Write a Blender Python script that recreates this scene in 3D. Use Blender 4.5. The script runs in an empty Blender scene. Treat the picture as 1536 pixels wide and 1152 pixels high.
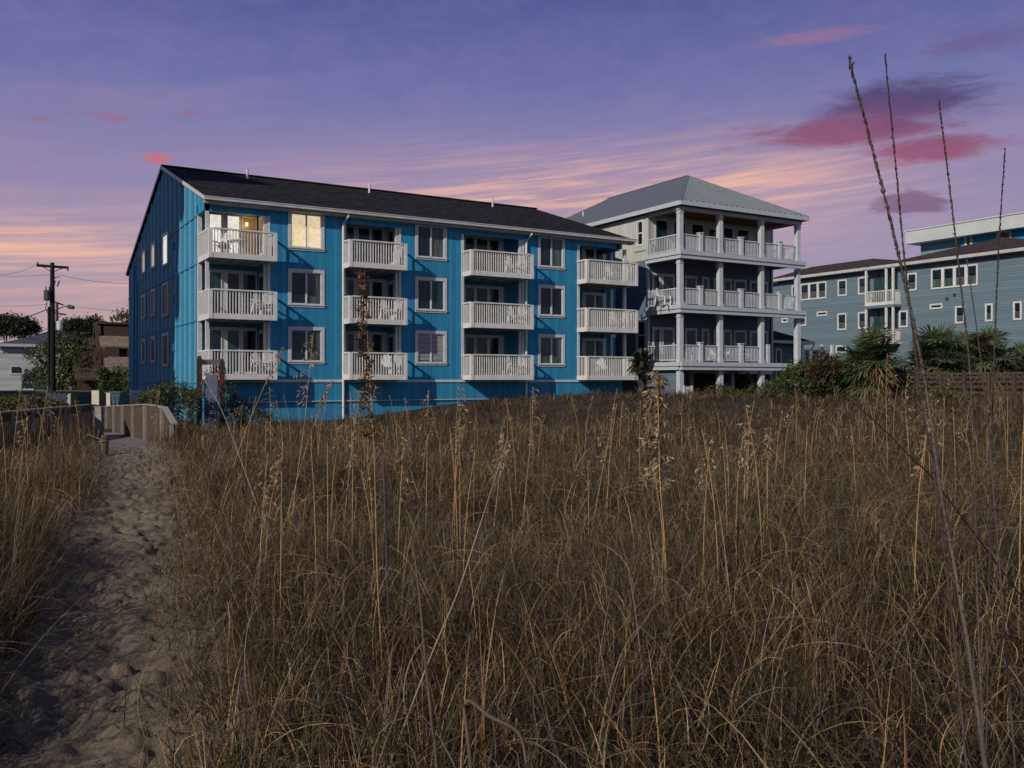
import bpy, math, random
import numpy as np
from math import sin, cos, radians, pi, atan2, sqrt
from mathutils import Vector, Matrix
random.seed(7); RS = np.random.RandomState(11)
S = bpy.context.scene
COL = S.collection
# ------------------------------------------------------------------ camera
AZ = radians(30.83); SA, CA = sin(AZ), cos(AZ); FPX = 1362.0; HZ = 572.0; EYE = 1.7
cam = bpy.data.cameras.new('camera'); camo = bpy.data.objects.new('camera', cam); COL.objects.link(camo)
camo.location = (0, 0, EYE); camo.rotation_euler = (radians(90), 0, -AZ)
cam.sensor_fit = 'HORIZONTAL'; cam.sensor_width = 36; cam.lens = 36*FPX/1536; cam.shift_y = -(576-HZ)/1536.0
cam.clip_start = 0.05; cam.clip_end = 2000
S.camera = camo
# ------------------------------------------------------------------ sun
SUN_TRAVEL = Vector((2.01, .97, -1.30)).normalized()
SUN_EL = math.asin(-SUN_TRAVEL.z)
sun = bpy.data.lights.new('sun', 'SUN'); suno = bpy.data.objects.new('sun', sun); COL.objects.link(suno)
sun.energy = 3.5; sun.angle = radians(.55); sun.color = (1, .93, .82)
suno.rotation_euler = SUN_TRAVEL.to_track_quat('-Z', 'Y').to_euler(); suno.location = (-20, -10, 30)
S.view_settings.view_transform = 'Standard'; S.view_settings.look = 'None'
S.view_settings.exposure = 0.10; S.view_settings.gamma = 1
# ------------------------------------------------------------------ node helpers
class NT:
    def __init__(s, tree): s.t = tree; s.n = tree.nodes; s.l = tree.links
    def new(s, kind, **k):
        n = s.n.new(kind)
        for a, v in k.items(): setattr(n, a, v)
        return n
    def put(s, sock, v):
        if hasattr(v, 'is_linked') or isinstance(v, bpy.types.NodeSocket): s.l.new(v, sock)
        else: sock.default_value = v
    def math(s, op, a, b=0.0, c=None, clamp=False):
        n = s.new('ShaderNodeMath', operation=op, use_clamp=clamp)
        s.put(n.inputs[0], a); s.put(n.inputs[1], b)
        if c is not None: s.put(n.inputs[2], c)
        return n.outputs[0]
    def mix(s, f, a, b, blend='MIX'):
        n = s.new('ShaderNodeMix', data_type='RGBA', blend_type=blend, clamp_factor=True)
        s.put(n.inputs[0], f)
        s.put(n.inputs[6], a if isinstance(a, bpy.types.NodeSocket) else (*a, 1))
        s.put(n.inputs[7], b if isinstance(b, bpy.types.NodeSocket) else (*b, 1))
        return n.outputs[2]
    def noise(s, vec, scale, detail=4, rough=.55, dist=0):
        n = s.new('ShaderNodeTexNoise'); s.put(n.inputs['Vector'], vec)
        n.inputs['Scale'].default_value = scale; n.inputs['Detail'].default_value = detail
        n.inputs['Roughness'].default_value = rough; n.inputs['Distortion'].default_value = dist
        return n.outputs['Fac']
    def smooth(s, v, a, b):
        n = s.new('ShaderNodeMapRange', interpolation_type='SMOOTHSTEP')
        s.put(n.inputs[0], v); n.inputs[1].default_value = a; n.inputs[2].default_value = b
        return n.outputs[0]
    def comb(s, x, y, z=0.0):
        n = s.new('ShaderNodeCombineXYZ')
        for i, v in enumerate((x, y, z)): s.put(n.inputs[i], v)
        return n.outputs[0]
    def ramp(s, f, stops):
        n = s.new('ShaderNodeValToRGB'); e = n.color_ramp.elements
        while len(e) < len(stops): e.new(.5)
        for q, (p, c) in zip(e, stops): q.position = p; q.color = (*c, 1)
        s.put(n.inputs[0], f); return n.outputs[0]
def srgb(r, g, b):
    f = lambda c: (c/255/12.92) if c/255 <= .04045 else ((c/255+.055)/1.055)**2.4
    return (f(r), f(g), f(b))
# ------------------------------------------------------------------ world: dusk sky
W = bpy.data.worlds.new('World'); S.world = W; W.use_nodes = True
w = NT(W.node_tree); w.n.clear()
tc = w.new('ShaderNodeTexCoord'); sep = w.new('ShaderNodeSeparateXYZ'); w.l.new(tc.outputs['Generated'], sep.inputs[0])
el = w.math('MULTIPLY', w.math('ARCSINE', sep.outputs[2]), 180/pi)            # elevation, degrees
rt = w.math('SUBTRACT', w.math('MULTIPLY', sep.outputs[0], CA), w.math('MULTIPLY', sep.outputs[1], SA))
fw = w.math('ADD', w.math('MULTIPLY', sep.outputs[0], SA), w.math('MULTIPLY', sep.outputs[1], CA))
az = w.math('MULTIPLY', w.math('ARCTAN2', rt, fw), 180/pi)                    # bearing from north-north-east, degrees
base = w.ramp(w.math('DIVIDE', el, 30.0, clamp=True), [
    (0.0, srgb(178, 152, 152)), (.10, srgb(172, 150, 160)), (.25, srgb(152, 142, 172)), (.42, srgb(138, 130, 172)),
    (.58, srgb(110, 112, 166)), (.74, srgb(86, 91, 152)), (1.0, srgb(68, 74, 132))])
def gauss(cx, sx, cy, sy):
    a = w.math('DIVIDE', w.math('SUBTRACT', az, cx), sx); b = w.math('DIVIDE', w.math('SUBTRACT', el, cy), sy)
    return w.math('EXPONENT', w.math('MULTIPLY', w.math('ADD', w.math('MULTIPLY', a, a), w.math('MULTIPLY', b, b)), -1.0))
# streaks fan out, rising to the right
sl = w.math('SUBTRACT', el, w.math('MULTIPLY', az, .09))
v1 = w.comb(w.math('MULTIPLY', az, .045), w.math('MULTIPLY', sl, .75), 3.1)
n1 = w.noise(v1, 1.0, 6, .62, .35)
v2 = w.comb(w.math('MULTIPLY', az, .10), w.math('MULTIPLY', sl, 2.3), 7.7)
n2 = w.noise(v2, 1.0, 5, .62, .25)
st = w.math('ADD', w.math('MULTIPLY', n1, .55), w.math('MULTIPLY', n2, .45))
streak = w.smooth(st, .42, .64)
m_c = gauss(3, 16, 10.6, 3.2); m_l = gauss(-27, 10, 7.2, 2.3); m_r = gauss(15, 9, 12.6, 2.2); m_h = gauss(-24, 9, 3.2, 1.4)
mo = w.math('ADD', w.math('ADD', m_c, m_l), w.math('ADD', w.math('MULTIPLY', m_r, .6), w.math('MULTIPLY', m_h, .65)), clamp=True)
c = w.mix(w.math('MULTIPLY', w.math('MULTIPLY', mo, w.math('ADD', w.math('MULTIPLY', streak, .72), .24)), .95), base, srgb(240, 184, 160))
hot = w.math('MULTIPLY', w.math('ADD', gauss(3, 9, 10.8, 1.7), w.math('MULTIPLY', gauss(-29, 6, 7.2, 1.3), .6)), w.smooth(n2, .44, .62))
c = w.mix(w.math('MULTIPLY', hot, .85), c, srgb(252, 196, 156))
# high thin pinkish veils
v3 = w.comb(w.math('MULTIPLY', az, .06), w.math('MULTIPLY', w.math('SUBTRACT', el, w.math('MULTIPLY', az, .1)), .35), 1.3)
veil = w.smooth(w.noise(v3, 1.0, 6, .6, .6), .46, .72)
c = w.mix(w.math('MULTIPLY', w.math('MULTIPLY', veil, w.smooth(el, 26, 12)), .38), c, srgb(160, 134, 168))
mott = w.noise(w.comb(w.math('MULTIPLY', az, .25), w.math('MULTIPLY', el, .5), 9), 1.0, 7, .7, .5)
c = w.mix(w.math('MULTIPLY', w.smooth(mott, .35, .7), .10), c, srgb(168, 150, 190))
# broken dark cloud at the right, red beneath, and small scraps
def cloud(cx, sx, cy, sy, sc, seed, lo, hi):
    nz = w.noise(w.comb(w.math('MULTIPLY', az, .16*sc), w.math('MULTIPLY', w.math('ADD', el, w.math('MULTIPLY', az, .05)), .62*sc), seed), 1.0, 7, .62, .45)
    nf = w.noise(w.comb(w.math('MULTIPLY', az, .6*sc), w.math('MULTIPLY', w.math('ADD', el, w.math('MULTIPLY', az, .05)), 2.2*sc), seed+3), 1.0, 6, .65, .6)
    nz = w.math('ADD', w.math('MULTIPLY', nz, .8), w.math('MULTIPLY', nf, .30))
    return w.smooth(w.math('ADD', w.math('MULTIPLY', gauss(cx, sx, cy, sy), .62), nz), lo, hi)
clA = w.math('MAXIMUM', cloud(23.6, 5.2, 15.7, 1.6, 1.1, 4.2, .70, 1.08), w.math('MAXIMUM', cloud(19.8, 6.4, 14.5, 1.1, 1.3, 2.2, .70, 1.08), cloud(25.0, 4.2, 13.0, 1.0, 1.3, 7.2, .72, 1.10)))
shade = w.smooth(w.math('ADD', w.math('ADD', el, w.math('MULTIPLY', az, .10)), w.math('MULTIPLY', w.noise(w.comb(w.math('MULTIPLY', az, .2), w.math('MULTIPLY', el, .7), 5), 1.0, 5, .6, .3), 3.2)), 17.2, 20.2)
cc = w.mix(shade, srgb(146, 80, 110), srgb(78, 62, 108))
c = w.mix(w.math('MULTIPLY', clA, .92), c, cc)
for args, col, k in (((23.5, 3.2, 10.2, .9, 1.6, 8.1, .84, 1.08), srgb(116, 74, 112), .7), ((27.5, 5.5, 18.4, 1.3, 1.0, 6.1, .92, 1.2), srgb(104, 82, 124), .5),
                     ((-21.3, 1.5, 12.9, .55, 2.4, 3.3, .9, 1.15), srgb(206, 104, 112), .8), ((-24.2, 1.9, 14.9, .4, 2.6, 5.3, .9, 1.2), srgb(160, 104, 132), .6),
                     ((-27.5, 1.2, 14.4, .3, 2.6, 9.3, .9, 1.2), srgb(156, 104, 134), .5), ((-19.5, 1.0, 15.5, .35, 2.6, 1.3, .9, 1.2), srgb(150, 104, 138), .5),
                     ((19, 5, 19.8, .7, 1.2, 1.9, .88, 1.2), srgb(160, 116, 150), .5)):
    c = w.mix(w.math('MULTIPLY', cloud(*args), k), c, col)
east = w.smooth(fw, .35, -.25); ec = w.ramp(w.math('DIVIDE', el, 60.0, clamp=True), [(0.0, srgb(146, 156, 172)), (.25, srgb(130, 144, 170)), (1.0, srgb(86, 102, 146))])
c = w.mix(east, c, ec); c = w.mix(w.smooth(el, 28, 55), c, srgb(80, 94, 142))
sky = w.new('ShaderNodeTexSky', sky_type='NISHITA', sun_disc=False); sky.sun_elevation = SUN_EL
sky.sun_rotation = atan2(-SUN_TRAVEL.x, -SUN_TRAVEL.y)
bg1 = w.new('ShaderNodeBackground'); w.l.new(c, bg1.inputs[0]); bg1.inputs[1].default_value = .97
bg2 = w.new('ShaderNodeBackground'); w.l.new(sky.outputs[0], bg2.inputs[0]); bg2.inputs[1].default_value = .05
mx = w.new('ShaderNodeMixShader'); mx.inputs[0].default_value = .06
w.l.new(bg1.outputs[0], mx.inputs[1]); w.l.new(bg2.outputs[0], mx.inputs[2])
wo = w.new('ShaderNodeOutputWorld'); w.l.new(mx.outputs[0], wo.inputs[0])

# ------------------------------------------------------------------ world positions from bearings (used to measure the place)
def ray(px, py):
    t = (px-768)/FPX; return (SA+t*CA, CA-t*SA, (HZ-py)/FPX)
def onY(px, Y, py=400):
    r = ray(px, py); d = Y/r[1]; return r[0]*d
def onX(px, X, py=400):
    r = ray(px, py); d = X/r[0]; return r[1]*d
def zat(px, py, Y=None, X=None):
    r = ray(px, py); d = Y/r[1] if Y is not None else X/r[0]; return EYE+r[2]*d
def atD(px, py, d):
    r = ray(px, py); return (r[0]*d, r[1]*d, EYE+r[2]*d)
def gp(px, d):
    r = ray(px, HZ); return (r[0]*d, r[1]*d)

# ------------------------------------------------------------------ noise for shapes
_T = RS.rand(64, 64)
def vnoise(x, y):
    xi = np.floor(x).astype(int); yi = np.floor(y).astype(int); fx = x-xi; fy = y-yi
    fx = fx*fx*(3-2*fx); fy = fy*fy*(3-2*fy)
    g = lambda a, b: _T[a % 64, b % 64]
    return (g(xi, yi)*(1-fx)+g(xi+1, yi)*fx)*(1-fy)+(g(xi, yi+1)*(1-fx)+g(xi+1, yi+1)*fx)*fy
def fbm(x, y, o=4):
    x = np.asarray(x, float); y = np.asarray(y, float); r = 0; a = .5
    for i in range(o): r = r+a*vnoise(x+i*17.3, y+i*9.1); x = x*2.03; y = y*2.03; a *= .5
    return r
def sst(v, a, b):
    t = np.clip((np.asarray(v, float)-a)/(b-a), 0, 1); return t*t*(3-2*t)
PATH = [(gp(-400, 1.6)), gp(-90, 3.0), gp(105, 4.0), gp(128, 5.4), gp(158, 7.06), gp(194, 10.2), gp(205, 13.2), gp(201, 18), gp(192, 23), gp(186, 27)]
PATH = [(-5.5, .2)]+PATH
PA = np.array(PATH)
def path_dist(x, y):
    x = np.asarray(x, float); y = np.asarray(y, float); best = np.full(x.shape, 1e9)
    for i in range(len(PA)-1):
        a = PA[i]; b = PA[i+1]; ab = b-a; L = ab@ab
        t = np.clip(((x-a[0])*ab[0]+(y-a[1])*ab[1])/L, 0, 1)
        d = np.hypot(x-(a[0]+t*ab[0]), y-(a[1]+t*ab[1])); best = np.minimum(best, d)
    return best
def ground(x, y):
    x = np.asarray(x, float); y = np.asarray(y, float)
    r = x*CA-y*SA; d = x*SA+y*CA
    h = .74*sst(x, 13, 29)*sst(d, 8, 26)
    h = h-.40*sst(d, 20, 34)*(1-sst(x, 14, 26))
    h = h+.30*np.exp(-((r-4.6)/3.6)**2-((d-40)/5)**2)
    h = h+1.3*sst(y, 49, 60)*(1-sst(x, 8, 9.2))
    n = (fbm(x*.28+5, y*.28+3, 3)-.45)*.55+(fbm(x*.9, y*.9, 3)-.45)*.22
    pd = path_dist(x, y)
    h = h+n*sst(pd, .3, 2.2)*(1-.7*sst(d, 30, 42))+.12*sst(pd, .35, 1.1)
    h = h+.25*sst(r, 1.2, 4.5)*(1-sst(d, 5, 14))
    return h
def gz(x, y): return float(ground(np.array([x]), np.array([y]))[0])

# ------------------------------------------------------------------ mesh helpers
OFF = {}
class MB:
    def __init__(s): s.v = []; s.f = []
    def raw(s, vs, fs):
        o = len(s.v); s.v += [tuple(p) for p in vs]; s.f += [tuple(i+o for i in f) for f in fs]; return s
    def box(s, x0, x1, y0, y1, z0, z1):
        return s.raw([(x0,y0,z0),(x1,y0,z0),(x1,y1,z0),(x0,y1,z0),(x0,y0,z1),(x1,y0,z1),(x1,y1,z1),(x0,y1,z1)],
                     [(0,3,2,1),(4,5,6,7),(0,1,5,4),(1,2,6,5),(2,3,7,6),(3,0,4,7)])
    def bar(s, a, b, w_, h_, up=(0, 0, 1)):
        a = Vector(a); b = Vector(b); d = (b-a).normalized(); u = Vector(up); sd = d.cross(u)
        if sd.length < 1e-4: sd = d.cross(Vector((0, 1, 0)))
        sd.normalize(); u = sd.cross(d).normalized(); sd *= w_/2; u *= h_/2
        vs = [a-sd-u, a+sd-u, a+sd+u, a-sd+u, b-sd-u, b+sd-u, b+sd+u, b-sd+u]
        return s.raw(vs, [(0,1,2,3),(7,6,5,4),(0,4,5,1),(1,5,6,2),(2,6,7,3),(3,7,4,0)])
    def tube(s, pts, rad, n=8, cap=True):
        pts = [Vector(p) for p in pts]; m = len(pts)
        if not hasattr(rad, '__len__'): rad = [rad]*m
        o = len(s.v); ref = Vector((0, 0, 1))
        for i, p in enumerate(pts):
            d = (pts[min(i+1, m-1)]-pts[max(i-1, 0)]).normalized()
            a = d.cross(ref if abs(d.z) < .95 else Vector((1, 0, 0))).normalized(); b = a.cross(d)
            for k in range(n):
                t = 2*pi*k/n; s.v.append(tuple(p+(a*cos(t)+b*sin(t))*rad[i]))
        for i in range(m-1):
            for k in range(n):
                k2 = (k+1) % n; s.f.append((o+i*n+k, o+i*n+k2, o+(i+1)*n+k2, o+(i+1)*n+k))
        if cap: s.f.append(tuple(o+k for k in range(n))[::-1]); s.f.append(tuple(o+(m-1)*n+k for k in range(n)))
        return s
    def slab(s, quad, th):                               # a planar quad given thickness downwards along its normal
        q = [Vector(p) for p in quad]; n = (q[1]-q[0]).cross(q[-1]-q[0]).normalized()*th
        m = len(q); vs = q+[p-n for p in q]
        fs = [tuple(range(m)), tuple(range(2*m-1, m-1, -1))]+[(i, i+m, (i+1) % m+m, (i+1) % m) for i in range(m)]
        return s.raw(vs, fs)
    def build(s, name, mat, parent=None, kind=None, label=None, smooth=False, bevel=0):
        me = bpy.data.meshes.new(name)
        off = OFF.get(parent, Vector((0, 0, 0))) if parent else Vector((0, 0, 0))
        org = Vector((0, 0, 0))
        me.from_pydata([tuple(Vector(p)-off) for p in s.v], [], s.f); me.materials.append(mat); me.update()
        if smooth: me.polygons.foreach_set('use_smooth', [True]*len(me.polygons))
        o = bpy.data.objects.new(name, me); COL.objects.link(o)
        if parent: o.parent = parent; OFF[o] = off
        if kind: o['kind'] = kind
        if label: o['label'] = label
        if bevel:
            b = o.modifiers.new('bevel', 'BEVEL'); b.width = bevel; b.segments = 1; b.limit_method = 'ANGLE'
        return o
def thing(name, label, cat, loc=(0, 0, 0), group=None):
    o = bpy.data.objects.new(name, None); COL.objects.link(o); o.location = loc; o.empty_display_size = .3
    o['label'] = label; o['category'] = cat
    if group: o['group'] = group
    OFF[o] = Vector(loc); return o
def tag(o, label, cat, group=None):
    o['label'] = label; o['category'] = cat
    if group: o['group'] = group
    return o
def dup(root, loc, rz=0, sc=1, label=None, group=None):
    r = root.copy(); COL.objects.link(r); r.location = loc; r.rotation_euler = (0, 0, rz)
    r.scale = (sc, sc, sc) if not hasattr(sc, '__len__') else sc
    if label: r['label'] = label
    if group: r['group'] = group
    for ch in list(root.children):
        cc_ = ch.copy(); COL.objects.link(cc_); cc_.parent = r
        for g in ch.children:
            gg = g.copy(); COL.objects.link(gg); gg.parent = cc_
    return r

# ------------------------------------------------------------------ materials
def mat(name, col, rough=.7, var=.12, scale=6, bump=0, bscale=30, metal=0, spec=.3, stretch=(1, 1, 1), dirt=None):
    m = bpy.data.materials.new(name); m.use_nodes = True; t = NT(m.node_tree); b = t.n['Principled BSDF']
    tcn = t.new('ShaderNodeTexCoord'); mp = t.new('ShaderNodeMapping'); mp.inputs['Scale'].default_value = stretch
    t.l.new(tcn.outputs['Object'], mp.inputs[0]); vec = mp.outputs[0]
    n = t.noise(vec, scale, 6, .6)
    k1 = tuple(min(1, x*(1-var)) for x in col); k2 = tuple(min(1, x*(1+var)) for x in col)
    cc_ = t.mix(t.smooth(n, .3, .7), k1, k2)
    if dirt:
        n2 = t.noise(vec, scale*.27, 7, .7, .4); cc_ = t.mix(t.math('MULTIPLY', t.smooth(n2, .5, .78), dirt[1]), cc_, dirt[0])
    t.l.new(cc_, b.inputs['Base Color']); b.inputs['Roughness'].default_value = rough
    b.inputs['Metallic'].default_value = metal; b.inputs['Specular IOR Level'].default_value = spec
    if bump:
        bn = t.new('ShaderNodeBump'); bn.inputs['Strength'].default_value = bump; bn.inputs['Distance'].default_value = .02
        t.l.new(t.noise(vec, bscale, 4, .6), bn.inputs['Height']); t.l.new(bn.outputs[0], b.inputs['Normal'])
    return m
def siding(name, col, period, axis, groove=.5, rough=.65, lap=False, var=.15, weather=None):
    """boards: axis = 'XY' for vertical grooves round a building, 'Z' for horizontal laps"""
    m = bpy.data.materials.new(name); m.use_nodes = True; t = NT(m.node_tree); b = t.n['Principled BSDF']
    tcn = t.new('ShaderNodeTexCoord'); sp = t.new('ShaderNodeSeparateXYZ'); t.l.new(tcn.outputs['Object'], sp.inputs[0])
    u = sp.outputs[2] if axis == 'Z' else t.math('ADD', sp.outputs[0], sp.outputs[1])
    q = t.math('DIVIDE', t.math('ADD', u, 1000.0), period); fr = t.math('FRACT', q); idn = t.math('FLOOR', q)
    if lap: hgt = t.math('SUBTRACT', 1.0, fr); line = t.smooth(fr, .10, .0)
    else:
        hgt = t.smooth(t.math('MINIMUM', fr, t.math('SUBTRACT', 1.0, fr)), .0, .07); line = t.math('SUBTRACT', 1.0, hgt)
    wn = t.new('ShaderNodeTexWhiteNoise', noise_dimensions='1D'); t.l.new(idn, wn.inputs['W'])
    n = t.noise(t.comb(t.math('MULTIPLY', sp.outputs[0], 1.0 if axis == 'Z' else 9), t.math('MULTIPLY', sp.outputs[1], 1.0 if axis == 'Z' else 9), t.math('MULTIPLY', sp.outputs[2], 8 if axis == 'Z' else .8)), 1.0, 6, .65)
    f = t.math('ADD', t.math('MULTIPLY', t.math('SUBTRACT', wn.outputs[0], .5), .45), n)
    k1 = tuple(x*(1-var) for x in col); k2 = tuple(min(1, x*(1+var)) for x in col)
    cc_ = t.mix(t.smooth(f, .25, .8), k1, k2)
    if weather:
        wv = t.noise(t.comb(t.math('MULTIPLY', u if axis != 'Z' else sp.outputs[0], 1.3), 0.0, t.math('MULTIPLY', sp.outputs[2], .5)), 1.0, 7, .72, .5)
        cc_ = t.mix(t.math('MULTIPLY', t.smooth(wv, .5, .74), weather[1]), cc_, weather[0])
    cc_ = t.mix(t.math('MULTIPLY', line, groove), cc_, tuple(x*.35 for x in col))
    t.l.new(cc_, b.inputs['Base Color']); b.inputs['Roughness'].default_value = rough; b.inputs['Specular IOR Level'].default_value = .2
    bn = t.new('ShaderNodeBump'); bn.inputs['Strength'].default_value = .8; bn.inputs['Distance'].default_value = .015
    t.l.new(hgt, bn.inputs['Height']); t.l.new(bn.outputs[0], b.inputs['Normal'])
    return m
def emis(name, col, strength, texture=True):
    m = bpy.data.materials.new(name); m.use_nodes = True; t = NT(m.node_tree); b = t.n['Principled BSDF']
    tcn = t.new('ShaderNodeTexCoord')
    n = t.noise(tcn.outputs['Object'], 7, 6, .7)
    cc_ = t.mix(t.smooth(n, .35, .7), tuple(x*.72 for x in col), col)
    t.l.new(cc_, b.inputs['Emission Color']); b.inputs['Emission Strength'].default_value = strength
    b.inputs['Base Color'].default_value = (*[x*.3 for x in col], 1); b.inputs['Roughness'].default_value = .4
    return m
def glass(name, col, rough=.06, spec=.5, ior=1.45):
    m = bpy.data.materials.new(name); m.use_nodes = True; t = NT(m.node_tree); b = t.n['Principled BSDF']
    tcn = t.new('ShaderNodeTexCoord'); sp = t.new('ShaderNodeSeparateXYZ'); t.l.new(tcn.outputs['Object'], sp.inputs[0])
    n = t.noise(t.comb(t.math('MULTIPLY', sp.outputs[0], 9), t.math('MULTIPLY', sp.outputs[1], 9), t.math('MULTIPLY', sp.outputs[2], .6)), 1.0, 4, .6, .3)
    cc_ = t.mix(t.smooth(n, .35, .65), tuple(x*.45 for x in col), col)
    t.l.new(cc_, b.inputs['Base Color']); b.inputs['Roughness'].default_value = rough; b.inputs['Specular IOR Level'].default_value = spec; b.inputs['IOR'].default_value = ior
    bn = t.new('ShaderNodeBump'); bn.inputs['Strength'].default_value = .12; bn.inputs['Distance'].default_value = .02
    t.l.new(t.noise(tcn.outputs['Object'], 1.6, 2, .5), bn.inputs['Height']); t.l.new(bn.outputs[0], b.inputs['Normal'])
    return m
def shingle(name, col, var=.35, row=.14, lift=.3):
    m = bpy.data.materials.new(name); m.use_nodes = True; t = NT(m.node_tree); b = t.n['Principled BSDF']
    tcn = t.new('ShaderNodeTexCoord'); sp = t.new('ShaderNodeSeparateXYZ'); t.l.new(tcn.outputs['Object'], sp.inputs[0])
    along = t.math('ADD', sp.outputs[0], sp.outputs[1])
    br = t.new('ShaderNodeTexBrick'); t.l.new(t.comb(along, t.math('MULTIPLY', sp.outputs[2], 2.6)), br.inputs['Vector'])
    br.inputs['Scale'].default_value = 1; br.inputs['Brick Width'].default_value = .33; br.inputs['Row Height'].default_value = row
    br.inputs['Mortar Size'].default_value = .008
    br.inputs['Color1'].default_value = (*[x*(1-var) for x in col], 1); br.inputs['Color2'].default_value = (*[x*(1+var) for x in col], 1)
    br.inputs['Mortar'].default_value = (*[x*.4 for x in col], 1)
    n = t.noise(tcn.outputs['Object'], 7, 8, .8); cc_ = t.mix(t.smooth(n, .47, .68), br.outputs[0], tuple(min(1, x*(1+lift*3)) for x in col))
    t.l.new(cc_, b.inputs['Base Color']); b.inputs['Roughness'].default_value = .95; b.inputs['Specular IOR Level'].default_value = .03
    bn = t.new('ShaderNodeBump'); bn.inputs['Strength'].default_value = .7; bn.inputs['Distance'].default_value = .03
    t.l.new(t.noise(tcn.outputs['Object'], 14, 5, .7), bn.inputs['Height']); t.l.new(bn.outputs[0], b.inputs['Normal'])
    return m
def attr_leaf(name, rough=.6, transl=.3, spec=.25):
    m = bpy.data.materials.new(name); m.use_nodes = True; t = NT(m.node_tree); b = t.n['Principled BSDF']
    a = t.new('ShaderNodeAttribute', attribute_name='tint'); t.l.new(a.outputs['Color'], b.inputs['Base Color'])
    b.inputs['Roughness'].default_value = rough; b.inputs['Specular IOR Level'].default_value = spec
    tr = t.new('ShaderNodeBsdfTranslucent'); t.l.new(a.outputs['Color'], tr.inputs[0])
    mxx = t.new('ShaderNodeMixShader'); mxx.inputs[0].default_value = transl
    t.l.new(b.outputs[0], mxx.inputs[1]); t.l.new(tr.outputs[0], mxx.inputs[2]); t.l.new(mxx.outputs[0], t.n['Material Output'].inputs[0])
    return m
BLUE = (.022, .20, .36)
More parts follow.
